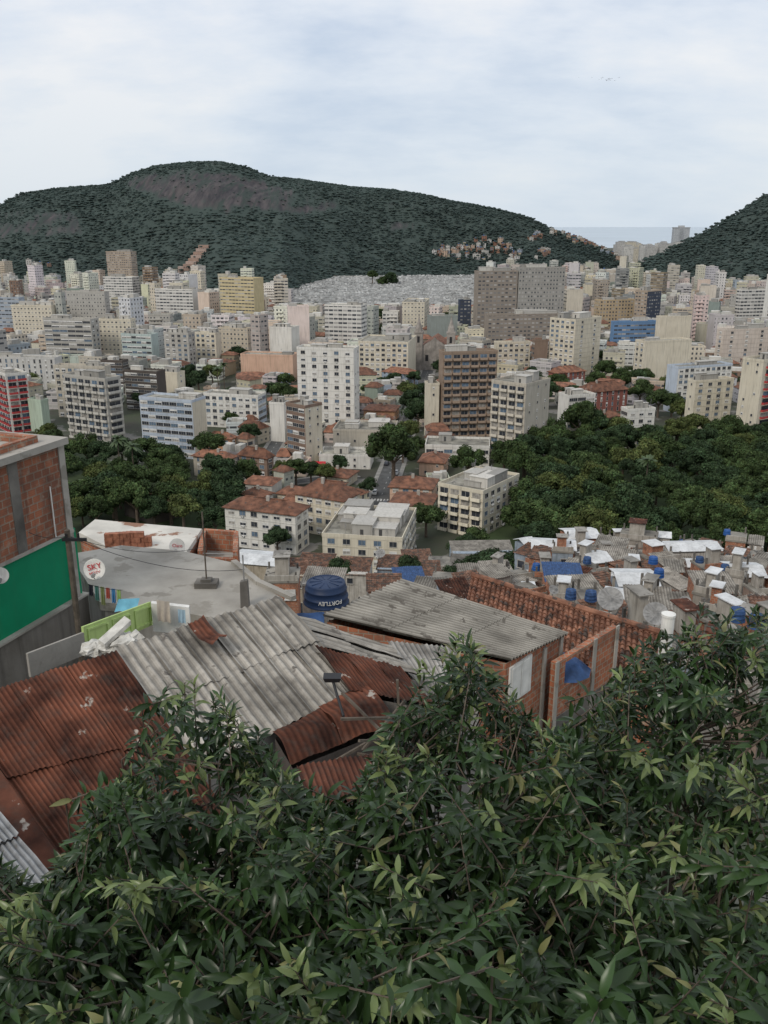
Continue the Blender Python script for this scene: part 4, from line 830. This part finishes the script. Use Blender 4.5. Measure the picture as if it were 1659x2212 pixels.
wh=empty('white_roof_house'); tag(wh,'house with peeling white flat roof behind the concrete terrace','house'); b=MB(); b.prism([(p.x,p.y) for p in pw],Zw-.2,Zw); b.build('roof',[mat('peeling_white_roof',(.58,.55,.49),var=.15,scale=1,spots=((.26,.14,.09),.58,.7))],wh); b=MB(); b.prism([(p.x,p.y+.1) for p in pw],66,Zw-.203); b.build('wall',[M['bricko']],wh)
ub=empty('unfinished_house'); tag(ub,'roofless orange brick room behind the right end of the terrace','house'); b=MB()
zt0=78.55; pq=[atz(432,1190,zt0),atz(440,1143,zt0),atz(510,1148,zt0),atz(508,1192,zt0)]
for i in range(4):
    p0,p1=pq[i],pq[(i+1)%4]; d_=V((p1.x-p0.x,p1.y-p0.y,0)).normalized(); n=V((-d_.y,d_.x,0))*.09; h_=zt0+(-.25 if i==3 else .004*i); b.hexa([V((x.x,x.y,66)) for x in (p0-n,p1-n,p1+n,p0+n)]+[V((x.x,x.y,h_)) for x in (p0-n,p1-n,p1+n,p0+n)])
b.build('wall',[M['bricko']],ub); b=MB(); b.face([V((x.x,x.y,77.7)) for x in pq]); b.build('floor',[M['conc']],ub)
bkm=MB(); bkm.box((-.15,-.1,0),(.15,.1,.19)); bkm=bkm.mesh('brick',[mat('loose_clay_brick',(.30,.125,.075),var=.4,scale=6)])
for k in range(34):
    px=238+(k%12)*7.4; p=atz(px,1184-(k%12)*.4,Zw)+V((0,R.uniform(-.03,.03),.002+.195*(k//12))); o=link('brick',bkm,None,p,R.uniform(-.12,.12)); tag(o,'loose orange clay brick stacked at the left of the white roof','brick','bricks stacked behind the terrace')
# left brick house
a,e=at(-230,1000,18.),at(140,1000,23.); a.z=e.z=0
lh=empty('tall_brick_house'); tag(lh,'tall brick house with green lower wall at the left edge','house')
b=MB(); wallbox(b,0,.955,82.05,84.5,0,5); b.build('wall',[M['brick']],lh)
b=MB(); wallbox(b,0,1.035,80.1,82.05-.003,.06,5); b.build('wall',[M['green']],lh)['label']='green painted lower wall'
b=MB(); b.col=(.24,.22,.195); wallbox(b,0,1.05,70,80.04,-.05,5); b.build('base_wall',[M['wallnear']],lh)
b=MB(); wallbox(b,0,1.05,80.043,80.1,-.12,5); wallbox(b,0,1.0,82.0,82.08,-.06,-.004); b.build('ledge',[M['conc']],lh)
b=MB(); wallbox(b,-.02,1.0,84.503,84.68,-.2,5.2); b.build('roof_slab',[M['conc']],lh)
b=MB(); wallbox(b,0,.86,84.683,84.86,.15,.3); wallbox(b,.82,.86,84.683,84.863,.3,4.5); b.build('parapet',[M['bricko']],lh)
b=MB(); wallbox(b,.957,1.0,80.12,84.5,-.03,.3); b.build('corner_column',[M['conc']],lh); b=MB(); wallbox(b,.60,.665,82.09,84.49,-.012,-.003); b.build('concrete_column',[M['concd']],lh)
b=MB(); b.tube(onwall(.86,82.1,-.05),onwall(.86,83.5,-.05),.02,n=6); b.build('pipe',[M['white']],lh)
p=at(171,1372,20.6); p.z-=.3; up_=empty('utility_pole',p); tag(up_,'dark wooden utility pole beside the green wall','pole'); b=MB(); b.tube((0,0,-2),(0,0,3.15),.085,.07,10); b.build('pole',[M['wood']],up_); b=MB(); b.box((-.1,-.14,2.9),(.5,-.09,2.98)); b.tube((.3,-.1,2.98),(.3,-.1,3.1),.03); b.tube((0,-.1,2.98),(0,-.1,3.08),.03); b.build('crossarm',[M['dark']],up_)
def wire(p,q,sag,l,r=.008):
    b=MB(); pr=None
    for k in range(13):
        s=k/12; c=V(p).lerp(V(q),s)-V((0,0,sag*4*s*(1-s)))
        if pr: b.tube(pr,c,r,n=4)
        pr=c
    tag(b.build('wire',[M['dark']]),l,'wire')
pt=up_.location+V((0,0,3)); wire(pt,at(62,1150,20),.1,'wire from the utility pole to the brick house'); wire(pt,at(445,1180,24),.3,'wire from the utility pole over the terrace to the mast'); wire(pt,at(528,1230,23),.35,'lower wire from the utility pole to the concrete post')
def textmesh(s,size,m):
    cu=bpy.data.curves.new('lettering','FONT'); cu.body=s; cu.size=size; cu.align_x='CENTER'; cu.align_y='CENTER'; cu.extrude=.004
    o=bpy.data.objects.new('lettering',cu); COL.objects.link(o); dg=bpy.context.evaluated_depsgraph_get(); dg.update(); me=bpy.data.meshes.new_from_object(o.evaluated_get(dg)); bpy.data.objects.remove(o); me.materials.clear(); me.materials.append(m); return me
def dish(p,r,face,label,lines=(),m='white',roll=0,stand=.5,mesh=False):
    root=empty('satellite_dish',p); fz=V(face).normalized(); q=fz.to_track_quat('Z','Y'); root.rotation_mode='QUATERNION'; root.rotation_quaternion=q; tag(root,label,'satellite dish')
    b=MB(); b.lathe([(0.001,0),(r*.35,r*.03),(r*.7,r*.11),(r,r*.23),(r*1.01,r*.25),(r*.98,r*.25),(r*.68,r*.14),(0.001,r*.04)],28); b.build('reflector',[M[m]],root,smooth=True)
    b=MB()
    if mesh:
        for k in range(3): g=k*2.1; b.tube((r*.9*math.cos(g),r*.9*math.sin(g),r*.22),(0,0,r*.9),.014,n=4)
        for k in range(16): g=k*math.pi/8; b.tube((0.05*math.cos(g),.05*math.sin(g),r*.05),(r*math.cos(g),r*math.sin(g),r*.26),.012,n=4)
    else: b.tube((0,-r*.95,r*.2),(0,-r*.55,r*1.1),.012,n=5)
    b.build('arm',[M['metal']],root); b=MB(); z=(0,0,r*.9) if mesh else (0,-r*.55,r*1.1); b.tube(z,(z[0],z[1]+.02,z[2]-.1),.05,n=8); b.build('feed_horn',[M['metal']],root)
    inv=q.inverted(); b=MB(); dn=inv@V((0,0,-stand)); b.tube((0,0,-.02),(0,0,-.15),.04); b.tube((0,0,-.14),V((0,0,-.14))+dn,.03); b.build('mount',[M['metal']],root)
    for s,sz,dx,dy in lines:
        o=link('lettering',textmesh(s,sz,M['red']),root,(dx,dy,r*.2)); o.rotation_euler=(0,0,roll)
    return root
dish(at(205,1229,20.4),.26,(.12,-1,.25),'small white dish with red lettering mounted beside the utility pole',(('SKY',.2,0,.06),('HDTV',.1,0,-.09)),stand=.3,roll=.2)
dish(at(384,1180,27.6),.27,(-.1,-1,.3),'small white dish with red word at the back of the terrace',(('Claro',.15,0,.02),),stand=.4)
dish(at(1,1243,20.),.2,(.3,-1,.3),'white dish cut by the left edge on the green wall',stand=.2)
def tank(p,r,h,label,mt,txt=None):
    root=empty('water_tank',p); tag(root,label,'water tank')
    b=MB(); b.lathe([(r,0),(r*1.02,.04*h),(r*.99,.07*h),(r*.965,.3*h),(r*.985,.32*h),(r*.985,.36*h),(r*.945,.39*h),(r*.91,.66*h),(r*.93,.68*h),(r*.93,.72*h),(r*.89,.75*h),(r*.87,.94*h),(r*.84,h),(r*.8,h)],36); b.build('body',[mt],root,smooth=True)
    b=MB(); b.lathe([(r*.8,h),(r*.77,h*.97),(r*.4,h*1.0),(0.001,h*1.02)],36)
    for g in range(10): a_=g*math.pi/5; b.tube((r*.2*math.cos(a_),r*.2*math.sin(a_),h*1.005),(r*.72*math.cos(a_),r*.72*math.sin(a_),h*.99),.015,n=4)
    b.build('lid',[mt],root)
    if txt:
        me=textmesh(txt,h*.27,M['white']); R0=r*.99
        for v in me.vertices:
            x,z=-v.co.x,-v.co.y; th=x/R0-math.pi/2+.26; zz=h*.36+z; rr=R0+.014+v.co.z; v.co=(rr*math.cos(th),rr*math.sin(th),zz)
        link('lettering',me,root)
    return root
tank(at(705,1308,24.6)+V((0,0,.12)),.68,.66,'large dark blue upturned water tank with white lettering on the grey roof',M['bluetank'],'FORTLEV')
def clothobj(name,P,Q,drop,m,col,label,cat,wav=.05,lean=(0,0,0),group=None):
    n=10; vs=[];fs=[]
    for i in range(n+1):
        for j in range(7):
            s=i/n; t_=j/6; p=V(P).lerp(V(Q),s)+V((0,0,-drop*t_))+V(lean)*t_; p+=V((0,-1,0))*wav*math.sin(s*13+t_*2)*(t_+.2); vs.append(p)
    for i in range(n):
        for j in range(6): fs.append((i*7+j,i*7+7+j,i*7+8+j,i*7+j+1))
    o=link(name,npmesh(name,[tuple(v) for v in vs],fs,[m],np.repeat([col],len(fs),0),smooth=True)); tag(o,label,cat,group); return o
clothobj('tarpaulin',at(625,1326,23.6),at(700,1322,23.8),.12,M['tarp'],(1,1,1),'crumpled blue tarpaulin at the foot of the big blue tank','tarpaulin',.12,(.05,-.5,-.05))
def panel(name,p,q,z0p,m,label,cat,mould=True,th=.05):
    p,q=V(p),V(q); root=empty(name,(0,0,0)); tag(root,label,cat); d_=V((q.x-p.x,q.y-p.y,0)).normalized(); n=V((d_.y,-d_.x,0)); dz=V((0,0,z0p))
    b=MB(); b.hexa([p-dz,q-dz,q-dz-n*th,p-dz-n*th,p,q,q-n*th,p-n*th]); b.build('board',[m],root)
    if mould:
        b=MB()
        for k in range(3):
            s0,s1=k/3+.04,(k+1)/3-.04; a1,a2=p.lerp(q,s0),p.lerp(q,s1); u=V((0,0,z0p))
            for (f0,f1) in ((.12,.2),(.8,.88)): b.hexa([a1-u*f1+n*.002,a2-u*f1+n*.002,a2-u*f1+n*.03,a1-u*f1+n*.03,a1-u*f0+n*.002,a2-u*f0+n*.002,a2-u*f0+n*.03,a1-u*f0+n*.03])
            for a3 in (a1,a2): e3=a3+d_*.06; b.hexa([a3-u*.8+n*.002,e3-u*.8+n*.002,e3-u*.8+n*.028,a3-u*.8+n*.028,a3-u*.2+n*.002,e3-u*.2+n*.002,e3-u*.2+n*.028,a3-u*.2+n*.028])
        b.build('moulding',[m],root)
    return root
panel('fence',at(180,1354,16.6),at(326,1300,20.),.62,M['lime'],'lime green panelled door used as a fence beside the terrace','fence')
panel('board_fence',at(60,1412,15.2),at(181,1366,16.6),.5,M['conc'],'dirty pale board fence leaning below the lime green panel','fence',False)
panel('low_wall',at(326,1303,19.8),at(408,1312,19.9),.75,M['white'],'low white plastered wall right of the lime green panel','wall',False,.14)
for k,(px,py,s) in enumerate([(205,1400,.24),(242,1393,.27),(278,1384,.27),(225,1410,.2),(262,1404,.22)]):
    p=at(px,py,15.6); vs=[];fs=[];n=18
    for a_ in range(11):
        for q in range(n):
            la=math.pi*(a_/10-.5); lo_=2*math.pi*q/n; d_=V((math.cos(la)*math.cos(lo_),math.cos(la)*math.sin(lo_),math.sin(la)*.6)); rr=s*(1+.55*mn.noise(d_*2.2+V((k*5,0,0)))+.35*mn.noise(d_*6)); vs.append(tuple(p+d_*rr))
    for a_ in range(10):
        for q in range(n): fs.append((a_*n+q,a_*n+(q+1)%n,(a_+1)*n+(q+1)%n,(a_+1)*n+q))
    tag(link('sack',npmesh('sack',vs,fs,[M['bag']])),'crumpled white plastic sack in the pile above the rusty roof','sack','white sacks piled above the rusty roof')
b=MB(); sp0=at(250,1384,15.6)+V((0,0,.14)); d_=V((.22,.17,.17)); n=V((.09,-.1,0)); b.hexa([sp0-d_-n,sp0+d_-n,sp0+d_+n,sp0-d_+n]+[x+V((0,0,.09)) for x in (sp0-d_-n,sp0+d_-n,sp0+d_+n,sp0-d_+n)]); tag(b.build('board',[M['bag']]),'pale board leaning on the pile of white sacks','board')
ca,cb_=at(190,1262,20.3),at(262,1275,21.5); wire(ca,cb_,.03,'washing line beside the utility pole')
for k,(c,cn) in enumerate([((.03,.03,.04),'black'),((.1,.25,.2),'dark green'),((.3,.32,.12),'olive'),((.6,.12,.08),'red'),((.1,.3,.55),'blue'),((.5,.7,.2),'lime')]):
    clothobj('garment',ca.lerp(cb_,k/6+.02),ca.lerp(cb_,k/6+.14),.3+.1*(k%3),M['cloth'],c,cn+' garment hanging on the washing line beside the utility pole','clothing',.04)
clothobj('towel',at(338,1296,19.6),at(366,1300,19.6),.55,M['cloth'],(.55,.48,.41),'pinkish towel hung over the low white wall','towel',.03)
clothobj('towel',at(384,1316,19.5),at(400,1318,19.5),.35,M['cloth'],(.4,.55,.65),'small patterned pale blue towel on the low white wall','towel',.02)
clothobj('tarpaulin',at(256,1294,21.2),at(302,1292,21.4),.1,M['cloth'],(.2,.5,.62),'pale turquoise sheet lying behind the lime green panel','tarpaulin',.03,(0,-.4,-.08))
# ---------------- right favela
def shanty(px,py,Yd,wpx,dm,phi,roof,wc,brick,desc,tilt=.08,dz=0.):
    c=at(px,py,Yd); dist=c.y*CT+(CZ-c.z)*ST; w_=wpx/F*dist; c.z+=dz; zb=min(gz(c.x,c.y)-2,c.z-3); h=c.z-zb; root=empty('shanty_house',(c.x,c.y,zb),-rad(phi)); b=MB(); b.col=wc; b.box((-w_/2,-dm/2,0),(w_/2,dm/2,h-.25)); b.build('wall',[M['bricko'] if brick else M['wallnear']],root)
    e=.25; A,B,C_,D_=V((-w_/2-e,dm/2+e,h+tilt*dm/2)),V((w_/2+e,dm/2+e,h+tilt*dm/2)),V((w_/2+e,-dm/2-e,h-tilt*dm/2)),V((-w_/2-e,-dm/2-e,h-tilt*dm/2))
    if roof=='slab':
        b=MB(); b.box((-w_/2-.1,-dm/2-.1,h-.247),(w_/2+.1,dm/2+.1,h)); b.build('roof',[M['slabd']],root)
        for sx in (-1,1):
            for sy in (-1,1): b=MB(); b.box((sx*(w_/2-.2)-.1,sy*(dm/2-.2)-.1,h+.003),(sx*(w_/2-.2)+.1,sy*(dm/2-.2)+.1,h+R.uniform(.4,1.3))); b.build('roof_post',[M['concd']],root)
        b=MB(); b.col=(.45,.42,.37); b.box((-w_/2,-dm/2,h+.003),(w_/2,-dm/2+.12,h+.6)); b.build('parapet',[M['bricko'] if R.random()<.3 else M['wallnear']],root)
        if R.random()<.6:
            x,y,ww,dd,hh=R.uniform(-w_/2+.4,0),R.uniform(-dm*.2,.1),w_*.42,dm*.42,R.uniform(1.3,2.1); b=MB(); b.col=(.45,.42,.37); b.box((x,y,h+.002),(x+ww,y+dd,h+hh)); rh=b.build('roof_room',[M['bricko'] if R.random()<.4 else M['wallnear']],root); b=MB(); b.box((x-.2,y-.3,h+hh+.003),(x+ww+.2,y+dd+.2,h+hh+.08)); b.build('sheet_cover',[R.choice([M['asb2'],M['asb2'],M['rust'],M['whitesheet']])],rh)
    elif roof=='tile': patch('roof',A,B,C_,D_,max(6,w_/.26),.04,M['tile2'],root,prof='tile',rows=max(4,int(dm/.4)),res=4)
    elif roof=='white':
        hr=.55; b=MB(); r0_,r1_=V((-w_/2-e,0,h+hr)),V((w_/2+e,0,h+hr))
        for q in ([D_,C_,r1_,r0_],[B,A,r0_,r1_]):
            z0=[V((v.x,v.y,h)) if v in (A,B,C_,D_) else v for v in q]; b.hexa(z0+[v+V((0,0,.06)) for v in z0])
        b.build('roof',[M['whitesheet']],root)
    else:
        m=dict(grey=M['asb2'],blue=M['tarp'],rust=M['rust'],pale=M['asb'])[roof]
        patch('roof',A,B,C_,D_,w_/.22,.04,m,root,rows=4,jit=.1,res=5,cv=.3,col=(.92,.9,.87) if roof!='blue' else (1.4,1.4,1.4))
    for k in range(R.randint(1,3)):
        x=R.uniform(-w_/2+.8,w_/2-.8); z=h-R.choice([1.6,1.7,4.2])
        if z<.6: z=h-1.6
        putwin('window','g',1.,1.,R.randrange(5),(.5,.5,.5),root,(x,-dm/2,z),0,True)
    if h>2.6: link('door',winmesh('g',.8,1.9,0,(.5,.5,.5)),root,(w_*.3,-dm/2,max(1.1,h-5.4)))
    if R.random()<.5: putwin('window','g',1.,1.,0,(.5,.5,.5),root,(w_/2,0,h-1.7),math.pi/2,True)
    auto(root,desc,'house','houses of the favela at right',c); return root
RN=dict(slab='bare slab roof',tile='old tile roof',white='white roof',grey='dark grey roof',blue='blue roof',rust='rusty roof',pale='pale grey roof')
def yfor(py): return ip(py,[1150,1200,1250,1300,1350,1420,1480],[128,108,90,72,58,46,38])
WCs=[((.55,.52,.47),'white'),((.37,.34,.3),'grey'),((.46,.4,.31),'beige'),((.33,.39,.45),'bluish'),((.36,.27,.22),'reddish')]
for (px,py,wpx,ro) in [(1195,1182,88,'white'),(1252,1158,66,'white'),(1490,1186,110,'white'),(1370,1256,80,'white'),(1285,1210,44,'white'),(1215,1243,75,'blue'),(1605,1238,68,'white'),(1240,1270,100,'pale'),(1400,1300,90,'pale'),(1380,1160,75,'slab'),(1320,1180,60,'grey'),(1420,1205,70,'slab'),(1540,1265,80,'pale'),(1330,1205,70,'pale')]:
    wc=R.choice(WCs); br_=R.random()<.4; shanty(px,py,yfor(py)-3,wpx,R.uniform(3.4,4.6),R.uniform(-20,25),ro,wc[0] if not br_ else (1,1,1),br_,('brick' if br_ else wc[1])+' shanty, '+RN[ro],.12,.4)
RT=[]
py=1166.
while py<1440:
    stp=ip(py,[1168,1440],[44,76]); px=(1130 if py<1230 else 1060 if py<1330 else 1290)+R.uniform(0,30)
    if 1230<py<1300: px=1010
    while px<1720:
        wc=R.choice(WCs); br_=R.random()<.42; ro=R.choices(['slab','tile','grey','pale','white','rust'],[3.6,2.8,3.2,2.,.4,.8])[0]; dz=R.uniform(-1.3,.9); Yq=yfor(py)+R.uniform(-4,4)
        shanty(px+R.uniform(-10,10),py+R.uniform(-8,8),Yq,stp*R.uniform(.55,1.02)*(.75 if ro=='white' else 1),R.uniform(2.4,4.)*(.75 if ro=='white' else 1),R.uniform(-35,40),ro,wc[0] if not br_ else (1,1,1),br_,('brick' if br_ else wc[1])+' shanty, '+RN[ro],R.uniform(.03,.2),dz)
        if ro=='slab' and R.random()<.5: RT.append((px,py,Yq,dz))
        px+=stp*R.uniform(.95,1.25)
    py+=ip(py,[1168,1440],[15,28])
for (px,py,Yd,wpx,ro) in [(682,1215,150,72,'tile'),(765,1222,145,68,'tile'),(850,1215,150,64,'tile'),(915,1232,140,70,'tile'),(885,1248,110,60,'blue'),(960,1255,105,55,'slab'),(830,1258,100,70,'tile'),(560,1205,120,105,'white'),(1020,1215,150,90,'grey'),(1075,1232,110,60,'pale'),(1040,1182,190,130,'grey'),(610,1240,90,70,'slab'),(700,1245,95,80,'pale'),(925,1270,80,60,'grey'),(985,1275,75,60,'rust'),(900,1200,170,60,'tile'),(950,1215,150,50,'slab'),(640,1225,120,55,'tile')]:
    wc=R.choice(WCs); br_=R.random()<.3; shanty(px,py,Yd,wpx,R.uniform(5,7) if Yd>100 else 4,R.uniform(-15,25),ro,wc[0] if not br_ else (1,1,1),br_,('brick' if br_ else wc[1])+' house, '+RN[ro],.15)
for px,py,Yd,r in [(1065,1225,125,3.6),(1035,1232,120,3.2),(1100,1222,128,3.4),(1018,1226,124,2.8),(885,1222,128,2.2),(735,1232,120,2.),(980,1248,110,2.2)]:
    p=at(px,py,Yd); p.z-=r*1.3; tree(p,r,kind=2,desc='bushy tree')
for px,py,Yd,r,l in [(1590,1350,50,.5,'blue water tank with lid near the right edge, left of a pair'),(1632,1365,48,.5,'blue water tank with lid near the right edge, right of a pair'),(1422,1252,80,.52,'bright blue water tank upright among the favela roofs'),(1275,1304,66,.5,'dark blue tank beside the big mesh dish'),(1232,1300,68,.48,'dark blue tank left of the big mesh dish'),(1410,1222,95,.55,'small bright blue tank near the white roofs')]:
    tank(at(px,py,Yd)+V((0,0,.3)),r,.8,l,M['bluetank2'] if 'bright' in l else M['tarp'])
for px,py,Yq,dz in RT[:12]:
    p=at(px,py,Yq); o=tank(V((p.x-.8,p.y+.5,p.z+dz+.01)),.5,.75,'x',M['tarp'] if R.random()<.6 else M['bluetank2']); auto(o,'blue roof tank','water tank','blue tanks on the favela roofs',p)
for px,py,Yd,r,l in [(1318,1296,50,.78,'large grey parabolic dish on the favela roofs'),(1416,1328,46,.7,'second large grey parabolic dish right of the first'),(1195,1275,64,.4,'small grey dish at the left of the favela roofs'),(1480,1300,58,.42,'grey dish right of the white pipe'),(1550,1262,80,.45,'grey dish near the white roofs at the right edge'),(822,1196,150,.9,'grey dish on a roof in front of the near cream block')]:
    dish(at(px,py,Yd),r,(R.uniform(-.5,.3),-.8,.9),l,m='metal',stand=1.2,mesh=True)
for k in range(6):
    p=at(1570+k*15,1196,112); b=MB(); b.hexa([p+V(q) for q in ((-.12,-.12,-1),(.12,-.12,-1),(.12,.12,-1),(-.12,.12,-1),(-.1,-.1,1.),(.1,-.1,1.),(.1,.1,1.),(-.1,.1,1.))]); tag(b.build('concrete_post',[M['white']]),'pale unfinished concrete post in the row at the far right roofs','post','row of pale posts on the favela roofs')
# ---------------- foreground shrubs
OUT=[(-100,1830),(0,1845),(60,1875),(130,1862),(160,1785),(195,1715),(240,1678),(290,1650),(325,1570),(330,1455),(370,1425),(440,1465),(500,1485),(560,1550),(600,1620),(640,1675),(700,1725),(760,1705),(800,1630),(860,1535),(890,1482),(905,1395),(960,1372),(1010,1345),(1070,1395),(1100,1480),(1150,1535),(1220,1545),(1250,1555),(1300,1500),(1335,1415),(1370,1385),(1430,1350),(1480,1312),(1530,1285),(1600,1292),(1760,1300)]
ox,oy=zip(*OUT)
lx=np.array([0,.2,.5,.8,1.]); lw=np.array([.06,.75,1.,.6,.02])*.148
tc=np.stack([lx,0*lx,-.36*lx**2],1); tl=np.stack([lx,lw,-.36*lx**2+.36*lw],1); trr=np.stack([lx,-lw,-.36*lx**2+.36*lw],1); TP=np.concatenate([tc,tl,trr])
TF=np.array([(i,i+1,5+i+1,5+i) for i in range(4)]+[(i+1,i,10+i,10+i+1) for i in range(4)])
LM_=mat('glossy_leaf',(.95,.95,.95),rough=.3,var=.15,scale=4,tint=True,spec=.28)
SH=[(-100,270,'shrub at the bottom left in front of the rusty shed'),(270,690,'tall leafy shrub rising in front of the pale grey shed roof'),(690,1215,'broad leafy shrub at bottom centre reaching up to the brick house'),(1215,1760,'big leafy shrub filling the lower right corner')]
for k,(xa,xb,lab) in enumerate(SH):
    xm=((xa+xb)/2-829.5)/F*4.3; root=empty('shrub',(xm,3.6,84.4)); org=root.location.copy(); tag(root,'dark green glossy '+lab,'shrub')
    BB=[];XX=[];ZZ=[];LL=[];TT=[];b=MB(); nsh=int((xb-xa)*.95); LE=[]; PB=[]
    for s in range(nsh):
        px=R.uniform(xa-15,xb+15); top=ip(px,ox,oy); edge=s<nsh*.12; u=R.random()**.95 if not edge else R.uniform(0,.07); py=top+22+(2290-top)*u
        if 280<px<620 and py<1640 and R.random()<.6: continue
        cl_=mn.noise(V((px/105,py/85,5.)))+.4*mn.noise(V((px/45,py/40,9.)))
        if not edge and cl_<-.12 and R.random()<.7: continue
        tt=(py-1300)/950; Yd=ip(tt,[0,.3,1],[4.8,4.0,2.05])-cl_*.85+R.uniform(-.1,.5)*(.3+.7*min(1,u*6)); Yd=max(1.5,Yd); tip=at(px,py,Yd)
        d_=V((R.gauss(0,.65),R.gauss(-.35,.5),.85)).normalized()
        if u<.06: d_=V((R.gauss(-.1,.4),R.gauss(0,.3),1.)).normalized()
        Ls=R.uniform(.3,.58); base=tip-d_*Ls; p0=base-org; b.tube(p0,tip-org,.005,.002,4); PB.append(p0)
        a0=d_.orthogonal().normalized(); b0=d_.cross(a0); n=int(Ls*54)+R.randint(0,4); new=R.random()<.2; ph=R.uniform(0,6); gs_=R.uniform(.6,1.3)
        for q in range(n):
            f_=q/(n-1); c=tip-d_*Ls*(1-f_)*.95; an=ph+q*2.4; ra=a0*math.cos(an)+b0*math.sin(an); x=(ra*(1.05-.7*f_)+d_*(.2+.9*f_**2)+V((R.gauss(0,.15),R.gauss(0,.15),-.7*(1-.75*f_)))).normalized()
            z=(d_+V((R.gauss(0,.25),R.gauss(0,.25),.5+R.gauss(0,.2)))); z=(z-x*z.dot(x)).normalized(); BB.append(c-org);XX.append(x);ZZ.append(z);LL.append(R.uniform(.075,.122)*(1-.35*f_**3))
            g=R.uniform(.65,1.35)*gs_; col=np.array((.028,.056,.016))*g
            if new and f_>.6: col=np.array((.135,.175,.062))*R.uniform(.7,1.3)
            elif R.random()<.03: col=np.array((.2,.2,.08))
            TT.append(col)
    for p0 in PB[::28]: LE.append(p0-V((0,0,.3)))
    for l in LE: m_=l*.5+V((0,0,.35*R.uniform(.5,1))); m_.z=min(m_.z,l.z-.3); b.tube((0,0,-1.2),m_,.03,.02,6); b.tube(m_,l,.02,.01,6)
    for p0 in PB:
        q=min(LE,key=lambda z_:(z_-p0).length)
        if (q-p0).length<.7 and q.z<p0.z: b.tube(q,p0,.006,.004,4)
        else: b.tube(p0-V((0,0,.25)),p0,.005,.005,4)
    BB,XX,ZZ=[np.array([tuple(v) for v in q]) for q in (BB,XX,ZZ)]; LL=np.array(LL)[:,None,None]; YY=np.cross(ZZ,XX)
    P=BB[:,None]+LL*(TP[None,:,0:1]*XX[:,None]+TP[None,:,1:2]*YY[:,None]+TP[None,:,2:3]*ZZ[:,None]); n=len(BB)
    link('foliage',npmesh('foliage',P.reshape(-1,3),(TF[None]+15*np.arange(n)[:,None,None]).reshape(-1,4),[LM_],np.repeat(np.array(TT),8,0),smooth=True),root)
    b.build('branches',[M['bark']],root)
# ---------------- automatic labels
LMK=[('the brown balconied tower',1005,850),('the white grid tower',710,840),('the yellow tower',525,650),('the tan hillside tower',270,580),('the grey office complex',1150,650),('the navy slab',1000,680),('the spired church',935,750),('the salmon wall',580,795),('the blue-banded left block',370,930),('the grey balconied tower',205,890),('the red-balconied right tower',1620,870),('the cemetery',830,625),('the red-balconied left block',30,870),('the cream corner tower',1235,750),('the blue far block',1360,725),('the big round tree',850,1005),('the near cream block',1030,1090),('the blue tank',705,1280),('the large parabolic dish',1318,1296),('the white pipe',1438,1350),('the broad white roof',1490,1186),('the right forested hill',1560,550),('the hill favela',1050,535),('the broad grey slab',160,740),('the terraced hillside building',408,560),('the right park palm',1390,1050),('the left park palms',275,975),('the right edge tower',1612,670)]
from collections import defaultdict
G=defaultdict(list)
for r in REG:
    o,desc,cat,grp,px,py=r; n,lx_,ly_=min(LMK,key=lambda q:(q[1]-px)**2+1.5*(q[2]-py)**2); dx,dy=px-lx_,py-ly_; ds_=math.hypot(dx,dy)
    rel=('left of' if dx<0 else 'right of') if abs(dx)>abs(dy)*1.2 else ('behind' if dy<0 else 'before')
    G[desc+', '+('just ' if ds_<50 else '' if ds_<110 else 'well ')+rel+' '+n].append(r)
ORD=['leftmost','second from left','third from left','fourth from left','fifth from left','sixth from left','seventh from left','eighth from left','ninth from left','tenth from left']
for lab,rs in G.items():
    rs.sort(key=lambda r:r[4])
    for k,r in enumerate(rs):
        l=lab if len(rs)==1 else lab+', '+(ORD[k] if k<10 else 'towards right'); tag(r[0],l,r[2],r[3])
